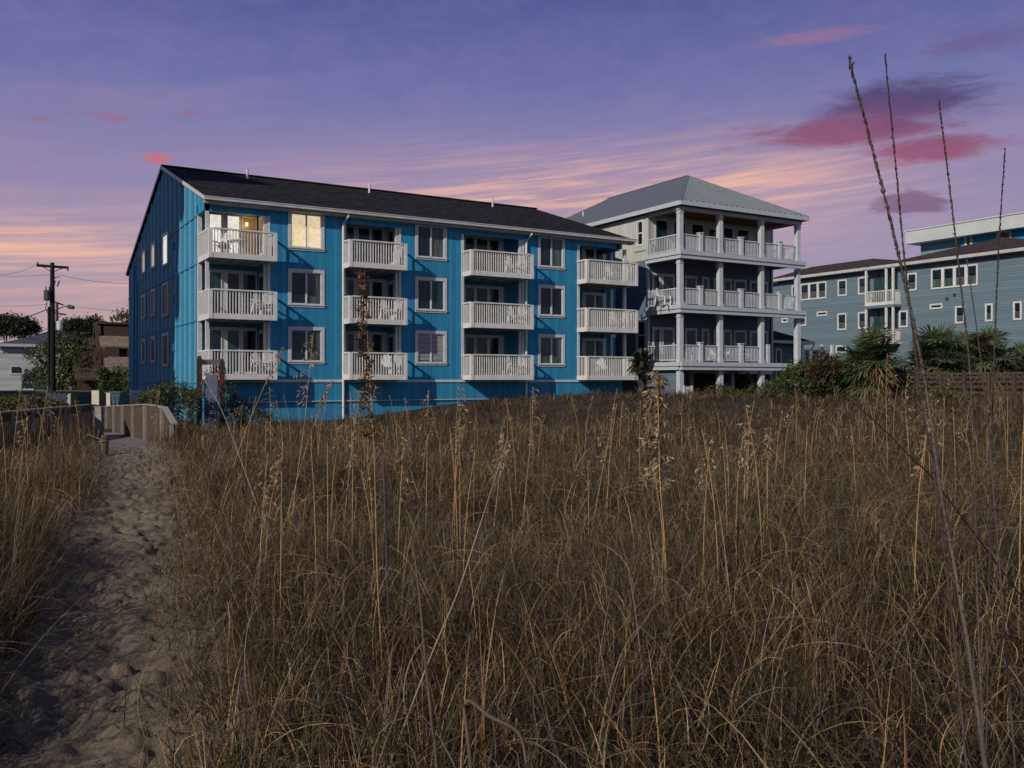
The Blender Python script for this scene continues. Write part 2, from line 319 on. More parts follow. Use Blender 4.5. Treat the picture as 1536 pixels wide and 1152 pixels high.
M = dict(
    blue=siding('blue_siding', BLUE, .2, 'XY', .45, weather=((.06, .24, .34), .55)),
    bluetrim=mat('blue_paint', (.014, .17, .32), .6),
    bluelight=mat('batten_highlight', (.15, .36, .44), .6),  # lighter than the siding: batten highlights put into the colour
    hwhite=mat('cool_white_paint', (.43, .45, .48), .6, .08, 3, .15, 60, dirt=((.28, .28, .29), .5)), white=mat('white_paint', (.56, .54, .52), .6, .08, 3, .15, 60, dirt=((.36, .34, .31), .55)),
    post=mat('grey_white_paint', (.50, .49, .50), .6, .1, 3, dirt=((.28, .26, .25), .5)),
    trim=mat('window_trim_paint', (.48, .46, .47), .6, .1, 4, dirt=((.3, .28, .27), .5)),
    gutter=mat('gutter_metal', (.42, .41, .40), .45, .1, 2, dirt=((.25, .22, .2), .5)),
    soffit=mat('soffit_boards', (.30, .29, .28), .8, .15, 3),
    roof=shingle('black_shingle', (.016, .016, .017), .7, .16, .8),
    glass=glass('dark_glass', (.011, .026, .040), .08, .4), glass2=glass('teal_glass', (.020, .055, .070), .1, .4), gableglass=glass('dull_gable_glass', (.012, .016, .018), .3, .3, 1.12), curtain=glass('curtained_glass', (.085, .115, .115), .15, .3),  # gableglass: sky reflection damped so the shadowed gable panes stay dark
    lit=emis('lit_blind', (1.0, .80, .50), .75), litw=emis('lit_pale_blind', (.95, .90, .80), .85), litroom=emis('lit_room', (.5, .30, .12), .22),
    litdim=emis('lit_dim_blind', (.9, .78, .58), .40),
    concrete=mat('concrete_underside', (.25, .24, .23), .85, .15, 2, .3),
    navy=siding('slate_blue_siding', (.095, .14, .195), .13, 'Z', .5, lap=True, var=.10), cream=siding('white_board_siding', (.44, .43, .39), .3, 'XY', .35, var=.08),
    metal=mat('standing_seam_metal', (.082, .092, .108), .5, .05, .6, metal=0, spec=.5), seam=mat('seam_metal', (.20, .215, .235), .45, .04, .6, metal=0, spec=.5), fascia=mat('pale_fascia', (.40, .42, .45), .5, .06, 3),
    wood=mat('porch_ceiling_wood', (.14, .065, .03), .6, .25, 8, stretch=(1, .1, 1)),
    sage=siding('grey_blue_siding', (.118, .168, .20), .22, 'Z', .7, lap=True, var=.10), brownroof=shingle('brown_shingle', (.045, .036, .033), .4),
    parapet=mat('pale_render', (.44, .46, .45), .8, .08, .5, dirt=((.30, .32, .31), .5)), tealwall=mat('teal_render', (.13, .23, .27), .8, .08, .6), azure=mat('azure_render', (.015, .17, .36), .8, .1, .6),
    timber=mat('weathered_timber', (.085, .060, .041), .85, .3, 5, .6, 40, stretch=(6, 6, 1), dirt=((.10, .08, .06), .6)),
    cap=mat('grey_weathered_cap', (.22, .205, .19), .85, .2, 5, .5, 40, dirt=((.16, .14, .12), .6)),
    deck=mat('deck_boards', (.15, .13, .12), .85, .3, 4, .6, 30, dirt=((.10, .09, .08), .5)),
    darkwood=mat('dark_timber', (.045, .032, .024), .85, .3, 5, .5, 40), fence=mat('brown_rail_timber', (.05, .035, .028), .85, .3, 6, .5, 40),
    pole=mat('creosote_pole', (.011, .010, .011), .85, .3, 6, .4, 30), can=mat('grey_steel', (.035, .04, .05), .5, .1, 4), wire=mat('wire_sheath', (.012, .012, .012), .6),
    lamp=mat('lamp_housing', (.05, .05, .05), .5), whitewall=siding('white_lap_siding', (.40, .41, .43), .18, 'Z', .4, lap=True), slateroof=shingle('slate_shingle', (.055, .06, .075)),
    shake=shingle('brown_shake', (.17, .13, .10), .25, .2), shakewall=siding('brown_shingle_wall', (.07, .045, .035), .25, 'XY', .5), beige=mat('beige_board', (.50, .44, .34), .8, .1, 4),
    bin=mat('bin_plastic', (.05, .085, .11), .55, .15, 3, dirt=((.12, .13, .13), .5)), panel=mat('faded_panel', (.065, .075, .115), .75, .25, 3, .3, dirt=((.12, .11, .12), .5)),
    asphalt=mat('asphalt', (.06, .075, .09), .9, .15, 3), kerb=mat('kerb_stone', (.3, .3, .29), .9), bark=mat('bark', (.07, .05, .035), .9, .4, 12, .8, 30),
    chair=mat('white_plastic', (.55, .55, .54), .45, .05, 3), chairblue=mat('blue_plastic', (.09, .17, .26), .45, .05, 3), rope=mat('rope', (.16, .125, .09), .9),
    leaf=attr_leaf('leaf', .5, .25), grass=attr_leaf('grass_blade', .65, .28, .15), seed=attr_leaf('seed_head', .7, .3, .1), mullion=mat('window_bar', (.50, .51, .52), .5),
)
# sand and dune litter
def ground_mat(name, sand):
    m = bpy.data.materials.new(name); m.use_nodes = True; t = NT(m.node_tree); b = t.n['Principled BSDF']
    tcn = t.new('ShaderNodeTexCoord'); v = tcn.outputs['Object']
    n1_ = t.noise(v, 1.2, 6, .6); n2_ = t.noise(v, 60, 3, .7); n3_ = t.noise(v, 11, 5, .65)
    cs = t.mix(t.smooth(n1_, .3, .7), (.115, .093, .067), (.172, .14, .10)); cs = t.mix(t.math('MULTIPLY', t.smooth(n3_, .45, .7), .5), cs, (.08, .065, .05))
    cs = t.mix(t.math('MULTIPLY', t.smooth(n2_, .52, .7), .5), cs, (.05, .042, .034))
    cl = t.mix(t.smooth(n3_, .35, .65), (.022, .017, .012), (.06, .045, .03))
    if sand: cc_ = cs
    else:
        a = t.new('ShaderNodeAttribute', attribute_name='sand'); sep_ = t.new('ShaderNodeSeparateColor'); t.l.new(a.outputs['Color'], sep_.inputs[0])
        cc_ = t.mix(sep_.outputs[0], cl, cs); cc_ = t.mix(sep_.outputs[1], cc_, t.mix(t.smooth(n3_, .3, .7), (.09, .10, .02), (.16, .15, .04)))
    t.l.new(cc_, b.inputs['Base Color']); b.inputs['Roughness'].default_value = .95; b.inputs['Specular IOR Level'].default_value = .1
    bn = t.new('ShaderNodeBump'); bn.inputs['Strength'].default_value = .7; bn.inputs['Distance'].default_value = .02
    t.l.new(t.math('ADD', t.noise(v, 22, 6, .7), t.math('MULTIPLY', n2_, .3)), bn.inputs['Height']); t.l.new(bn.outputs[0], b.inputs['Normal'])
    return m
M['ground'] = ground_mat('dune_ground', False); M['sand'] = ground_mat('path_sand', True)

def np_mesh(name, V, F, mat_, tint=None, smooth=False, attr='tint'):
    """V (n,3), F (m,k) with equal-size faces"""
    me = bpy.data.meshes.new(name); k = F.shape[1]
    me.vertices.add(len(V)); me.vertices.foreach_set('co', V.astype(np.float32).ravel())
    me.loops.add(F.size); me.loops.foreach_set('vertex_index', F.astype(np.int32).ravel())
    me.polygons.add(len(F)); me.polygons.foreach_set('loop_start', np.arange(0, F.size, k, dtype=np.int32))
    try: me.polygons.foreach_set('loop_total', np.full(len(F), k, dtype=np.int32))
    except Exception: pass
    me.materials.append(mat_)
    if tint is not None:
        a = me.attributes.new(attr, 'FLOAT_COLOR', 'POINT'); c4 = np.ones((len(V), 4), np.float32); c4[:, :tint.shape[1]] = tint
        a.data.foreach_set('color', c4.ravel())
    if smooth: me.polygons.foreach_set('use_smooth', np.ones(len(F), bool))
    me.update(calc_edges=True); me.validate()
    o = bpy.data.objects.new(name, me); COL.objects.link(o); return o

# ------------------------------------------------------------------ the ground
def make_ground():
    # one sheet, fine near the camera, coarse to the horizon
    dd = np.concatenate([np.linspace(-60, -4, 12), np.arange(-3.5, 48, .22), np.linspace(48.5, 100, 60), np.geomspace(110, 1400, 14)])
    rr = np.concatenate([-np.geomspace(1200, 44, 12), np.linspace(-40, -16, 60), np.arange(-15.7, 22, .22), np.linspace(22.5, 60, 70), np.geomspace(64, 1200, 12)])
    D, R = np.meshgrid(dd, rr, indexing='ij'); X = D*SA+R*CA; Y = D*CA-R*SA
    Z = ground(X, Y); pd = path_dist(X, Y); Z = Z-.06*(1-sst(pd, .75, 1.1))
    far = sst(np.hypot(X, Y), 90, 140); Z = Z*(1-far)+.5*far
    V = np.stack([X.ravel(), Y.ravel(), Z.ravel()], 1); nr = len(rr); nd = len(dd)
    i, j = np.meshgrid(np.arange(nd-1), np.arange(nr-1), indexing='ij'); a = (i*nr+j).ravel()
    F = np.stack([a, a+1, a+nr+1, a+nr], 1)[:, ::-1]
    lawn = (sst(Y, 50, 56)*(1-sst(X, 8, 9.5))).ravel()
    sand = (1-sst(pd+(fbm(X*1.5, Y*1.5, 3)-.45)*.9, .45, 1.0)).ravel()
    o = np_mesh('ground', V, F, M['ground'], np.stack([sand, lawn, lawn*0], 1), True, 'sand'); o['kind'] = 'structure'
make_ground()
def make_path():
    # arc-length ribbon along the path with trodden, wind-rippled sand
    seg = np.diff(PA, axis=0); L = np.hypot(seg[:, 0], seg[:, 1]); cum = np.concatenate([[0], np.cumsum(L)])
    s_ = [0]
    while s_[-1] < cum[-1]-.05:
        p = np.array([np.interp(s_[-1], cum, PA[:, 0]), np.interp(s_[-1], cum, PA[:, 1])]); s_.append(s_[-1]+max(.02, np.hypot(*p)*.0035))
    s_ = np.array(s_); cx = np.interp(s_, cum, PA[:, 0]); cy = np.interp(s_, cum, PA[:, 1])
    k = np.ones(41)/41; pad = lambda q: np.convolve(np.pad(q, 20, mode='edge'), k, 'valid')
    cx, cy = pad(cx), pad(cy); tx = np.gradient(cx); ty = np.gradient(cy); n = np.hypot(tx, ty); tx /= n; ty /= n
    u = np.linspace(-1.35, 1.35, 110); X = cx[:, None]+ty[:, None]*u; Y = cy[:, None]-tx[:, None]*u
    Z = ground(X, Y)+.02-.12*sst(np.abs(u), .75, 1.3)[None, :]
    rip = fbm(X*3.2+Y*1.5, Y*5-X*2.5, 4); fine = fbm(X*6.5+Y*3, Y*17-X*7+4, 4)
    foot = fbm(X*5.6+9, Y*6.2, 3); foot = -sst(foot, .50, .68)*.05
    rid = np.abs(fbm(X*2.6-Y*1.2+3, X*3.6+Y*8.5, 4)-.47); Z = Z+(rip-.45)*.10+(fine-.45)*.075+foot*1.3+.05*np.clip(1-rid*9, 0, 1)+(fbm(X*20, Y*20, 2)-.4)*.012
    V = np.stack([X.ravel(), Y.ravel(), Z.ravel()], 1); nr = len(u)
    i, j = np.meshgrid(np.arange(len(cx)-1), np.arange(nr-1), indexing='ij'); a = (i*nr+j).ravel()
    F = np.stack([a, a+1, a+nr+1, a+nr], 1)[:, ::-1]
    o = np_mesh('sand_path', V, F[:, ::-1], M['sand'], None, True); o['kind'] = 'structure'
make_path()

# ------------------------------------------------------------------ building helpers
def fb(mb, ax, pl, a0, a1, o0, o1, z0, z1):
    """box on a facade: ax 'Y' faces -Y at Y=pl (a runs along X); ax 'X' faces -X at X=pl (a runs along Y); o = how far proud"""
    if a0 > a1: a0, a1 = a1, a0
    if ax == 'Y': return mb.box(a0, a1, pl-o1, pl-o0, z0, z1)
    return mb.box(pl-o1, pl-o0, a0, a1, z0, z1)
def wall(mb, ax, pl, a0, a1, z0, z1, th, holes=()):
    if a0 > a1: a0, a1 = a1, a0
    hs = [(min(h[0], h[1]), max(h[0], h[1]), h[2], h[3]) for h in holes]
    A = sorted({a0, a1, *[q for h in hs for q in h[:2] if a0 < q < a1]}); 
    for i in range(len(A)-1):
        m = (A[i]+A[i+1])/2; cuts = sorted((h[2], h[3]) for h in hs if h[0] < m < h[1]); z = z0
        for c0, c1 in cuts+[(z1, z1)]:
            if c0 > z: fb(mb, ax, pl, A[i], A[i+1], -th, 0, z, c0)
            z = max(z, c1)
def window(root, ax, pl, a0, a1, z0, z1, trim=.16, layout='slide', panes=None, mt='trim', grid=None, sill=True, proud=.04, back=.07):
    """window part > pane, window_bar sub-parts; trim outer size given"""
    if a0 > a1: a0, a1 = a1, a0
    f = MB()
    fb(f, ax, pl, a0, a0+trim, -back, proud, z0, z1); fb(f, ax, pl, a1-trim, a1, -back, proud, z0, z1)
    fb(f, ax, pl, a0+trim, a1-trim, -back, proud, z1-trim, z1); fb(f, ax, pl, a0+trim, a1-trim, -back, proud, z0, z0+trim)
    if sill: fb(f, ax, pl, a0-.02, a1+.02, proud, proud+.04, z0+trim*.55, z0+trim*.85)
    w_ = f.build('window', M[mt], root)
    ia0, ia1, iz0, iz1 = a0+trim, a1-trim, z0+trim, z1-trim
    s = MB(); t_ = .035
    fb(s, ax, pl, ia0, ia0+t_, -back, .0, iz0, iz1); fb(s, ax, pl, ia1-t_, ia1, -back, .0, iz0, iz1)
    fb(s, ax, pl, ia0+t_, ia1-t_, -back, .0, iz1-t_, iz1); fb(s, ax, pl, ia0+t_, ia1-t_, -back, .0, iz0, iz0+t_)
    mid = (ia0+ia1)/2; mz = (iz0+iz1)/2
    if layout == 'slide': fb(s, ax, pl, mid-.04, mid+.04, -back, .02, iz0+t_, iz1-t_)
    if layout == 'hung': fb(s, ax, pl, ia0+t_, ia1-t_, -back, .02, mz-.04, mz+.04)
    if grid:
        gx, gz_ = grid; b = .026
        for i in range(1, gx): q = ia0+(ia1-ia0)*i/gx; fb(s, ax, pl, q-b/2, q+b/2, -back, -.01, iz0+t_, iz1-t_)
        for i in range(1, gz_):
            q = iz0+(iz1-iz0)*i/gz_
            if layout == 'hung' and abs(q-mz) < .05: continue
            fb(s, ax, pl, ia0+t_, ia1-t_, -back, -.013, q-b/2, q+b/2)
    s.build('sash', M['mullion'] if mt != 'white' else M['white'], w_)
    P_ = panes or ['glass', 'glass2']
    e = t_
    if layout == 'slide': parts_ = [(ia0+e, mid-.04, iz0+e, iz1-e), (mid+.04, ia1-e, iz0+e, iz1-e)]
    elif layout == 'hung': parts_ = [(ia0+e, ia1-e, mz+.04, iz1-e), (ia0+e, ia1-e, iz0+e, mz-.04)]
    else: parts_ = [(ia0+e, ia1-e, iz0+e, iz1-e)]
    for k, q in enumerate(parts_):
        p = MB(); fb(p, ax, pl, q[0], q[1], -back+.012, -back+.03, q[2], q[3]); p.build('pane', M[P_[k % len(P_)]], w_)
    return w_
def rail_panel(mb, a, b, z0, z1, n, pw=.06, th=.05, cap=.09, capw=.14, low=.08, base=.0):
    """picket rail between two ground points a, b"""
    a = Vector((a[0], a[1], 0)); b = Vector((b[0], b[1], 0)); d = b-a
    up = Vector((0, 0, 1))
    mb.bar(a+up*(z1-cap/2), b+up*(z1-cap/2), capw, cap); mb.bar(a+up*(z0+base+low/2), b+up*(z0+base+low/2), th*1.3, low)
    for i in range(n):
        p = a+d*((i+.5)/n); mb.bar(p+up*(z0+base+low*.4), p+up*(z1-cap*.9), pw, th*.8, d.normalized())

# ================================================================== BLUE APARTMENT BLOCK
X0, X1, YA, YR = 9.34, 33.55, 43.33, 66.95
YB = 42.36; YL = 44.93                     # balcony front, loggia back wall
FL = [2.05, 4.825, 7.60]                   # floor levels
GZ = -.9
blue = thing('apartment_building', 'bright blue three-storey apartment block with white balconies and a black shingle roof', 'building', (X0, YA, GZ))
bay_px = [(308, 401, 315, 412.7), (517.5, 598, 526, 608), (695, 783, 708, 797.8), (868.5, 934, 881, 954.4)]
bays = [(onY(a, YA), onY(b, YA), onY(c_, YB), onY(d, YB)) for a, b, c_, d in bay_px]
bays[0] = (X0, bays[0][1], X0+.02, bays[0][3])
wins = [(onY(432, YA), onY(486.5, YA)), (onY(622.6, YA), onY(670, YA)), (onY(807, YA), onY(847, YA))]
WZ = [(2.54, 4.37), (5.32, 7.18), (8.09, 10.02)]
f = MB()
edges = [bays[0][1], bays[1][0], bays[1][1], bays[2][0], bays[2][1], bays[3][0]]
TR = .16
for k in range(3):
    a0, a1 = edges[2*k], edges[2*k+1]
    wall(f, 'Y', YA, a0, a1, GZ, 10.1, .22, [(wins[k][0]+TR*.4, wins[k][1]-TR*.4, z0+TR*.4, z1-TR*.4) for z0, z1 in WZ])
for k, (a0, a1, _, _) in enumerate(bays):
    e1 = X1 if k == 3 else a1
    wall(f, 'Y', YA, a0, e1, GZ, FL[0]-.26, .22)              # plinth
    fb(f, 'Y', YA, a0, e1, -.2, 0, 9.62, 10.1)                 # header over the top opening
# loggia back and return walls
doors_px = [(312, 385, ((314, 331), (341, 358), (364, 383))), (505, 581, ((520, 530), (537, 553), (557, 572))),
            (690, 755, ((698, 710), (714, 730), (734, 747))), (873, 908.5, ((877, 890), (893, 903)))]
for k, (a0, a1, _, _) in enumerate(bays):
    e1 = onY(919, YL) if k == 3 else a1
    wall(f, 'Y', YL, a0-(0 if k == 0 else .3), e1, FL[0]-.26, 10.1, .2)
    if k != 3: f.box(a1, a1+.2, YA+.22, YL+.2, FL[0]-.26, 10.1)
    if k == 3: f.box(e1, e1+.2, YL, YR, FL[0]-.26, 10.1)
    if k: f.box(a0-.2, a0, YA+.22, YL+.2, FL[0]-.26, 10.1)
# gable wall (left end), with its pentagon top, built as a slab prism
rz_front = lambda y: 10.16+(y-43.05)*(13.72-10.16)/(53.94-43.05)
rz_back = lambda y: 13.72-(y-53.94)*(13.72-9.08)/(67.2-53.94)
YF = YL; gw = .2
def gable(mb, x0, x1, low, front=YF):
    prof = [(front, low), (YR, low), (YR, rz_back(YR)-.14), (53.94, 13.56), (YA, rz_front(YA)-.14)]+([(YA, 9.62), (front, 9.62)] if front > YA else [])
    n = len(prof); vs = [(x0, y, z) for y, z in prof]+[(x1, y, z) for y, z in prof]
    mb.raw(vs, [tuple(range(n))[::-1], tuple(range(n, 2*n))]+[(i, (i+1) % n, (i+1) % n+n, i+n) for i in range(n)])
gable(f, X0, X0+gw, GZ)
f.box(X0, X0+.2, YA, YF, GZ, FL[0]-.26)
gable(f, X1-.4, X1-.2, 9.5, YA); f.box(X1-.4, X1-.2, YF, YR, GZ, 9.5)
f.box(X0+.25, X1-.4, YR-.2, YR, GZ, rz_back(YR)-.2)
f.box(X1-.2, X1, YA+.22, YF, GZ, FL[0]-.26)
f.build('wall', M['blue'], blue)
# battens and seams on the gable
b = MB()
y = 45.35
while y < 66.5:
    zt = (rz_front(y) if y < 53.94 else rz_back(y))-.16
    b.box(X0-.05, X0, y-.055, y+.055, GZ+.1, zt); y += 1.22
b.build('batten', M['bluelight'], blue)
b = MB()
for z in (1.62, 4.6, 7.32, 9.62):
    b.box(X0-.05, X0-.001, YF+.1, YR-.01, z-.035, z+.015)
b.box(X0-.05, X0-.001, YA+.02, YF, 9.62, 9.70); b.build('wall_seam', M['bluetrim'], blue)
# gable windows
for j, dz in enumerate((0, -2.775, -5.55)):
    for (pa, pb, z1_, z0_) in ((253.8, 245.6, 9.92, 8.06), (234.3, 228, 9.90, 8.33), (219.6, 214.5, 9.88, 8.36)):
        ya, yb = onX(pa, X0), onX(pb, X0)
        pn = 'gableglass' if j else ('litw' if pa > 240 else 'litdim')
        window(blue, 'X', X0, ya, yb, z0_+dz, z1_+dz, .14, 'fixed', [pn], 'trim', proud=.09, back=-.02)
b = MB(); yy = onX(206, X0); b.box(X0-.09, X0, yy-.25, yy+.25, GZ+.4, 8.0); b.box(X0-.16, X0, yy+.5, yy+.6, GZ, 9.3)
b.build('duct_cover', M['bluetrim'], blue)
for z in (3.9, 6.9): b = MB(); b.box(X0-.16, X0, yy+.62, yy+.82, z, z+.3); b.build('wall_light', M['can'], blue)
yy = onX(262, X0)
for z in (3.3, 5.9, 8.7): b = MB(); b.box(X0-.1, X0, yy-.12, yy+.12, z, z+.4); b.build('meter_box', M['bluetrim'], blue)
# corner boards, white band, base pipe
b = MB()
b.box(X0-.03, X0+.16, YF-.16, YF-.001, FL[0]-.3, 9.62)
for k, (a0, a1, _, _) in enumerate(bays):
    if k: fb(b, 'Y', YA, a0-.13, a0+.0, 0.0, .03, FL[0]-.2, 9.62); fb(b, 'Y', YA, a0, a0+.03, -.22, .03, FL[0], 9.62)
    if k < 3: fb(b, 'Y', YA, a1, a1+.13, 0.0, .03, FL[0]-.2, 9.62)
b.build('corner_board', M['post'], blue)
b = MB()
for k in range(3): fb(b, 'Y', YA, edges[2*k]+.02, edges[2*k+1]-.02, 0, .05, 1.66, 1.79)
for k, (a0, a1, _, _) in enumerate(bays): fb(b, 'Y', YA, a0-.02, (X1 if k == 3 else a1)+.02, 0, .05, 1.66, 1.79)
b.build('floor_band', M['post'], blue)
b = MB(); b.tube([(X0+1.5, YA-.06, .70), (X0+11.0, YA-.06, .73), (X0+19.5, YA-.06, .73)], .028, 6); b.build('base_pipe', M['gutter'], blue)
# posts at the loggia corners
def post(x, y, z0, z1, w_=.15, m='post', par=blue): 
    mb = MB(); mb.box(x-w_/2, x+w_/2, y-w_/2, y+w_/2, z0, z1); return mb.build('post', M[m], par)
for j in range(3):
    zt = (FL[j+1]-.27) if j < 2 else 9.62
    post(X0+.10, YA+.09, FL[j], zt)
    for k in (0, 1, 2): post(bays[k][1]-.09, YA+.09, FL[j], zt, .14)
    post(onY(936.5, YA+.1), YA+.09, FL[j], zt, .17); post(onY(917, YF-.1), YF-.09, FL[j], zt, .15)
# slabs, ceilings and balconies
for j in range(3):
    for k, (a0, a1, c0, c1) in enumerate(bays):
        z = FL[j]; e1 = X1-.02 if k == 3 else a1
        sl = MB(); sl.box(a0, e1, YA-.02, YL+.02, z-.25, z); sl.box(c0, c1, YB, YA-.02, z-.25, z-.01)
        for q in range(1, 5): xx = c0+(c1-c0)*q/5; sl.box(xx-.04, xx+.04, YB+.06, YA+.9, z-.33, z-.25)
        ba = sl.build('balcony', M['concrete'], blue)
        fm = MB()
        fm.box(c0-.02, c1+.02, YB-.05, YB, z-.27, z-.02); fm.box(c0-.05, c0, YB-.05, YA+(.02 if k else 1.5), z-.27, z-.02); fm.box(c1, c1+.05, YB-.05, YA-.01, z-.27, z-.02)
        fm.build('fascia_board', M['white'], ba)
        r = MB(); n = max(14, int(round((c1-c0)/.15)))
        zt = z+1.10
        rail_panel(r, (c0+.12, YB), (c1-.12, YB), z-.22, zt, n, .058, .045, .07, .13, .12)
        rail_panel(r, (c1, YB+.1), (c1, YA), z-.22, zt, 3, .075, .045, .07, .13, .12)
        if k: rail_panel(r, (c0, YB+.1), (c0, YA), z-.22, zt, 3, .12, .045, .07, .13, .12)
        else: rail_panel(r, (c0, YB+.1), (c0, YL-.1), z-.22, zt, 14, .12, .045, .07, .13, .12)
        for px_ in (c0, c1): r.box(px_-.085, px_+.085, YB-.07, YB+.09, z-.27, zt-.02)
        r.build('railing', M['white'], ba)
# door units behind the balconies
for k, (pa, pb, pan) in enumerate(doors_px):
    fa, fb_ = max(onY(pa, YL), bays[k][0]+.04), onY(pb, YL)
    for j in range(3):
        z0, z1 = FL[j]+.02, FL[j]+2.12
        g = MB(); fb(g, 'Y', YL, fa, fb_, 0, .05, z0, z1+.16); dr = g.build('sliding_door', M['trim'], blue)
        for i, (qa, qb) in enumerate(pan):
            xa, xb = max(onY(qa, YL), fa+.06), onY(qb, YL)
            if xb-xa < .1: continue
            mt = ['glass', 'glass2'][(i+j+k) % 2]
            if k == 0 and j == 2: mt = ('litw', 'litw', 'litroom')[i]
            if k == 2 and j == 0 and i == 1: mt = 'curtain'
            p = MB(); fb(p, 'Y', YL, xa, xb, .052, .07, z0+.12, z1); p.build('pane', M[mt], dr)
            s = MB(); e = .05
            fb(s, 'Y', YL, xa-e, xa, .05, .09, z0+.05, z1+.05); fb(s, 'Y', YL, xb, xb+e, .05, .09, z0+.05, z1+.05)
            fb(s, 'Y', YL, xa, xb, .05, .09, z1, z1+.05); s.build('door_frame', M['white'], dr)
    if k < 2:                                            # side window on the return wall
        for j in range(3):
            z0, z1 = FL[j]+.05, FL[j]+2.05; xx = bays[k][1]
            g = MB(); g.box(xx-.05, xx-.001, YA+.45, YL-.25, z0, z1+.1); ww = g.build('window', M['trim'], blue)
            p = MB(); p.box(xx-.07, xx-.05, YA+.62, YL-.42, z0+.3, z1-.1); p.build('pane', M['litroom' if (k == 0 and j == 2) else 'glass'], ww)
# front windows
pm = {(0, 2): ['lit', 'lit'], (1, 2): ['glass', 'curtain'], (2, 2): ['glass', 'curtain'], (1, 1): ['glass', 'glass2'], (1, 0): ['glass2', 'curtain'], (2, 1): ['glass', 'glass'], (2, 0): ['curtain', 'curtain'], (0, 1): ['glass', 'curtain'], (0, 0): ['glass', 'curtain']}
for k in range(3):
    for j in range(3):
        ww = window(blue, 'Y', YA, wins[k][0], wins[k][1], WZ[j][0], WZ[j][1], TR, 'slide', pm.get((k, j), ['glass', 'glass']), 'trim')
        if (k, j) == (1, 0):
            s = MB()
            for q in range(20): z = WZ[j][0]+.28+q*.068; fb(s, 'Y', YA, wins[k][0]+.22, wins[k][1]-.22, -.036, -.03, z, z+.03)
            s.build('blind', M['trim'], ww)
# roof
r = MB(); th = .14; xl, xr = X0-.12, 34.2
def slope(mb, x0, x1, ya, za, yb, zb, th):
    vs = [(x0, ya, za), (x1, ya, za), (x1, yb, zb), (x0, yb, zb)]; mb.raw([*vs, *[(x_, y_, z_-th) for x_, y_, z_ in vs]], [(0,1,2,3), (7,6,5,4), (0,4,5,1), (1,5,6,2), (2,6,7,3), (3,7,4,0)])
slope(r, xl, xr, 42.95, 10.19, 53.94, 13.80, th); slope(r, xl, xr, 53.94, 13.797, 67.3, 9.10, th)
rf = r.build('roof', M['roof'], blue)
r = MB(); r.bar((xl, 53.94, 13.84), (xr, 53.94, 13.84), .30, .06); r.build('ridge_cap', M['roof'], rf)
r = MB(); r.bar((xl-.012, 42.95, 10.13), (xl-.012, 53.94, 13.74), .03, .18); r.bar((xl-.012, 67.3, 9.04), (xl-.012, 53.94, 13.74), .03, .18); r.build('rake_board', M['gutter'], rf)
r = MB(); r.box(xl-.02, xr+.02, 42.76, 42.94, 10.03, 10.17); r.box(xl-.05, xr+.05, 42.74, 42.79, 10.15, 10.19); r.build('gutter', M['gutter'], rf)
r = MB(); r.box(xl+.01, xr-.02, 42.94, YA, 9.90, 10.04); r.build('soffit', M['soffit'], rf)
for px_, py_ in ((371, 272), (554, 291), (739, 308)):
    yv = 52.3; xv = onY(px_, yv); mb = MB(); mb.tube([(xv, yv, 13.1), (xv, yv, 13.85)], .07, 8); mb.build('vent_pipe', M['post'], rf)
def downspout(x, zb):
    mb = MB(); mb.tube([(x+.12, 42.85, 10.05), (x+.12, 42.86, 9.88), (x, YA-.1, 9.55), (x, YA-.1, zb)], .065, 8); mb.build('downspout', M['white'], blue)
downspout(onY(515, YA-.1), GZ); downspout(onY(789.5, YA-.1), GZ)
# light inside the top left apartment
lp = bpy.data.lights.new('ceiling_lamp_light', 'POINT'); lp.energy = 7; lp.color = (1, .72, .35); lp.shadow_soft_size = .1
lo = bpy.data.objects.new('ceiling_lamp_light', lp); lo.location = (X0+2.3, YL-.45, 9.35); COL.objects.link(lo); lo.parent = blue; lo.location = Vector(lo.location)-OFF[blue]
mb = MB(); mb.tube([(X0+2.3, YL-.06, 9.30), (X0+2.3, YL-.06, 9.48)], .07, 8); mb.build('wall_lamp', emis('lamp_glow', (1, .75, .4), 1.6), blue)

# ================================================================== PORCH HOUSE
HX0, HX1, HY = 36.3, 47.14, 41.25
WX, WY = 36.66, 44.71
house = thing('beach_house', 'tall slate-blue and white beach house with stacked porches and a hipped grey metal roof', 'house', (HX0, HY, -.4))
DK = [2.87, 6.30, 9.55]      # deck tops
f = MB(); fx = onY(1158, WY)
lw = [(45.02, 45.78, 3.72, 5.56)]
wall(f, 'X', WX, WY, 61, -.4, 9.35, .2, [(45.1, 45.7, 3.8, 5.5)])
h2 = []; 
low_px = [(978, 1012, 0), (1018, 1042, 1), (1034, 1054, 0), (1072, 1092, 0), (1098, 1112, 1), (1118, 1138, 0)]
wall(f, 'Y', WY, WX, fx, DK[0]-.3, 9.35, .2)
f.box(fx-.2, fx, WY, 61, -.4, 9.35)
f.box(WX, WX+.2, HY+.55, WY, -.4, 2.45); f.box(WX, WX+3.2, WY-.02, WY+.2, -.4, 2.6)
f.build('wall', M['navy'], house)
f = MB(); wall(f, 'X', WX-.03, WY-.03, 61, 9.35, 12.2, .2, [(onX(965.5, WX)+.08, onX(956, WX)-.08, 10.4, 11.85)]); wall(f, 'Y', WY-.03, WX-.03, fx+.03, 9.35, 12.3, .2); f.box(fx-.17, fx+.03, WY, 61, 9.35, 12.3)
f.build('upper_wall', M['cream'], house)
f = MB(); f.box(WX-.06, WX+.1, WY-.06, WY+.12, -.4, 12.2); f.build('corner_board', M['fascia'], house)
f = MB(); f.box(fx-.1, fx+.05, WY-.06, WY+.1, 2.6, 12.2); f.build('corner_board', M['fascia'], house)
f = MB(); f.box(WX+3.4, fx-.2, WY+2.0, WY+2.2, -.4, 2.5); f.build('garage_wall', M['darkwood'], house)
f = MB()
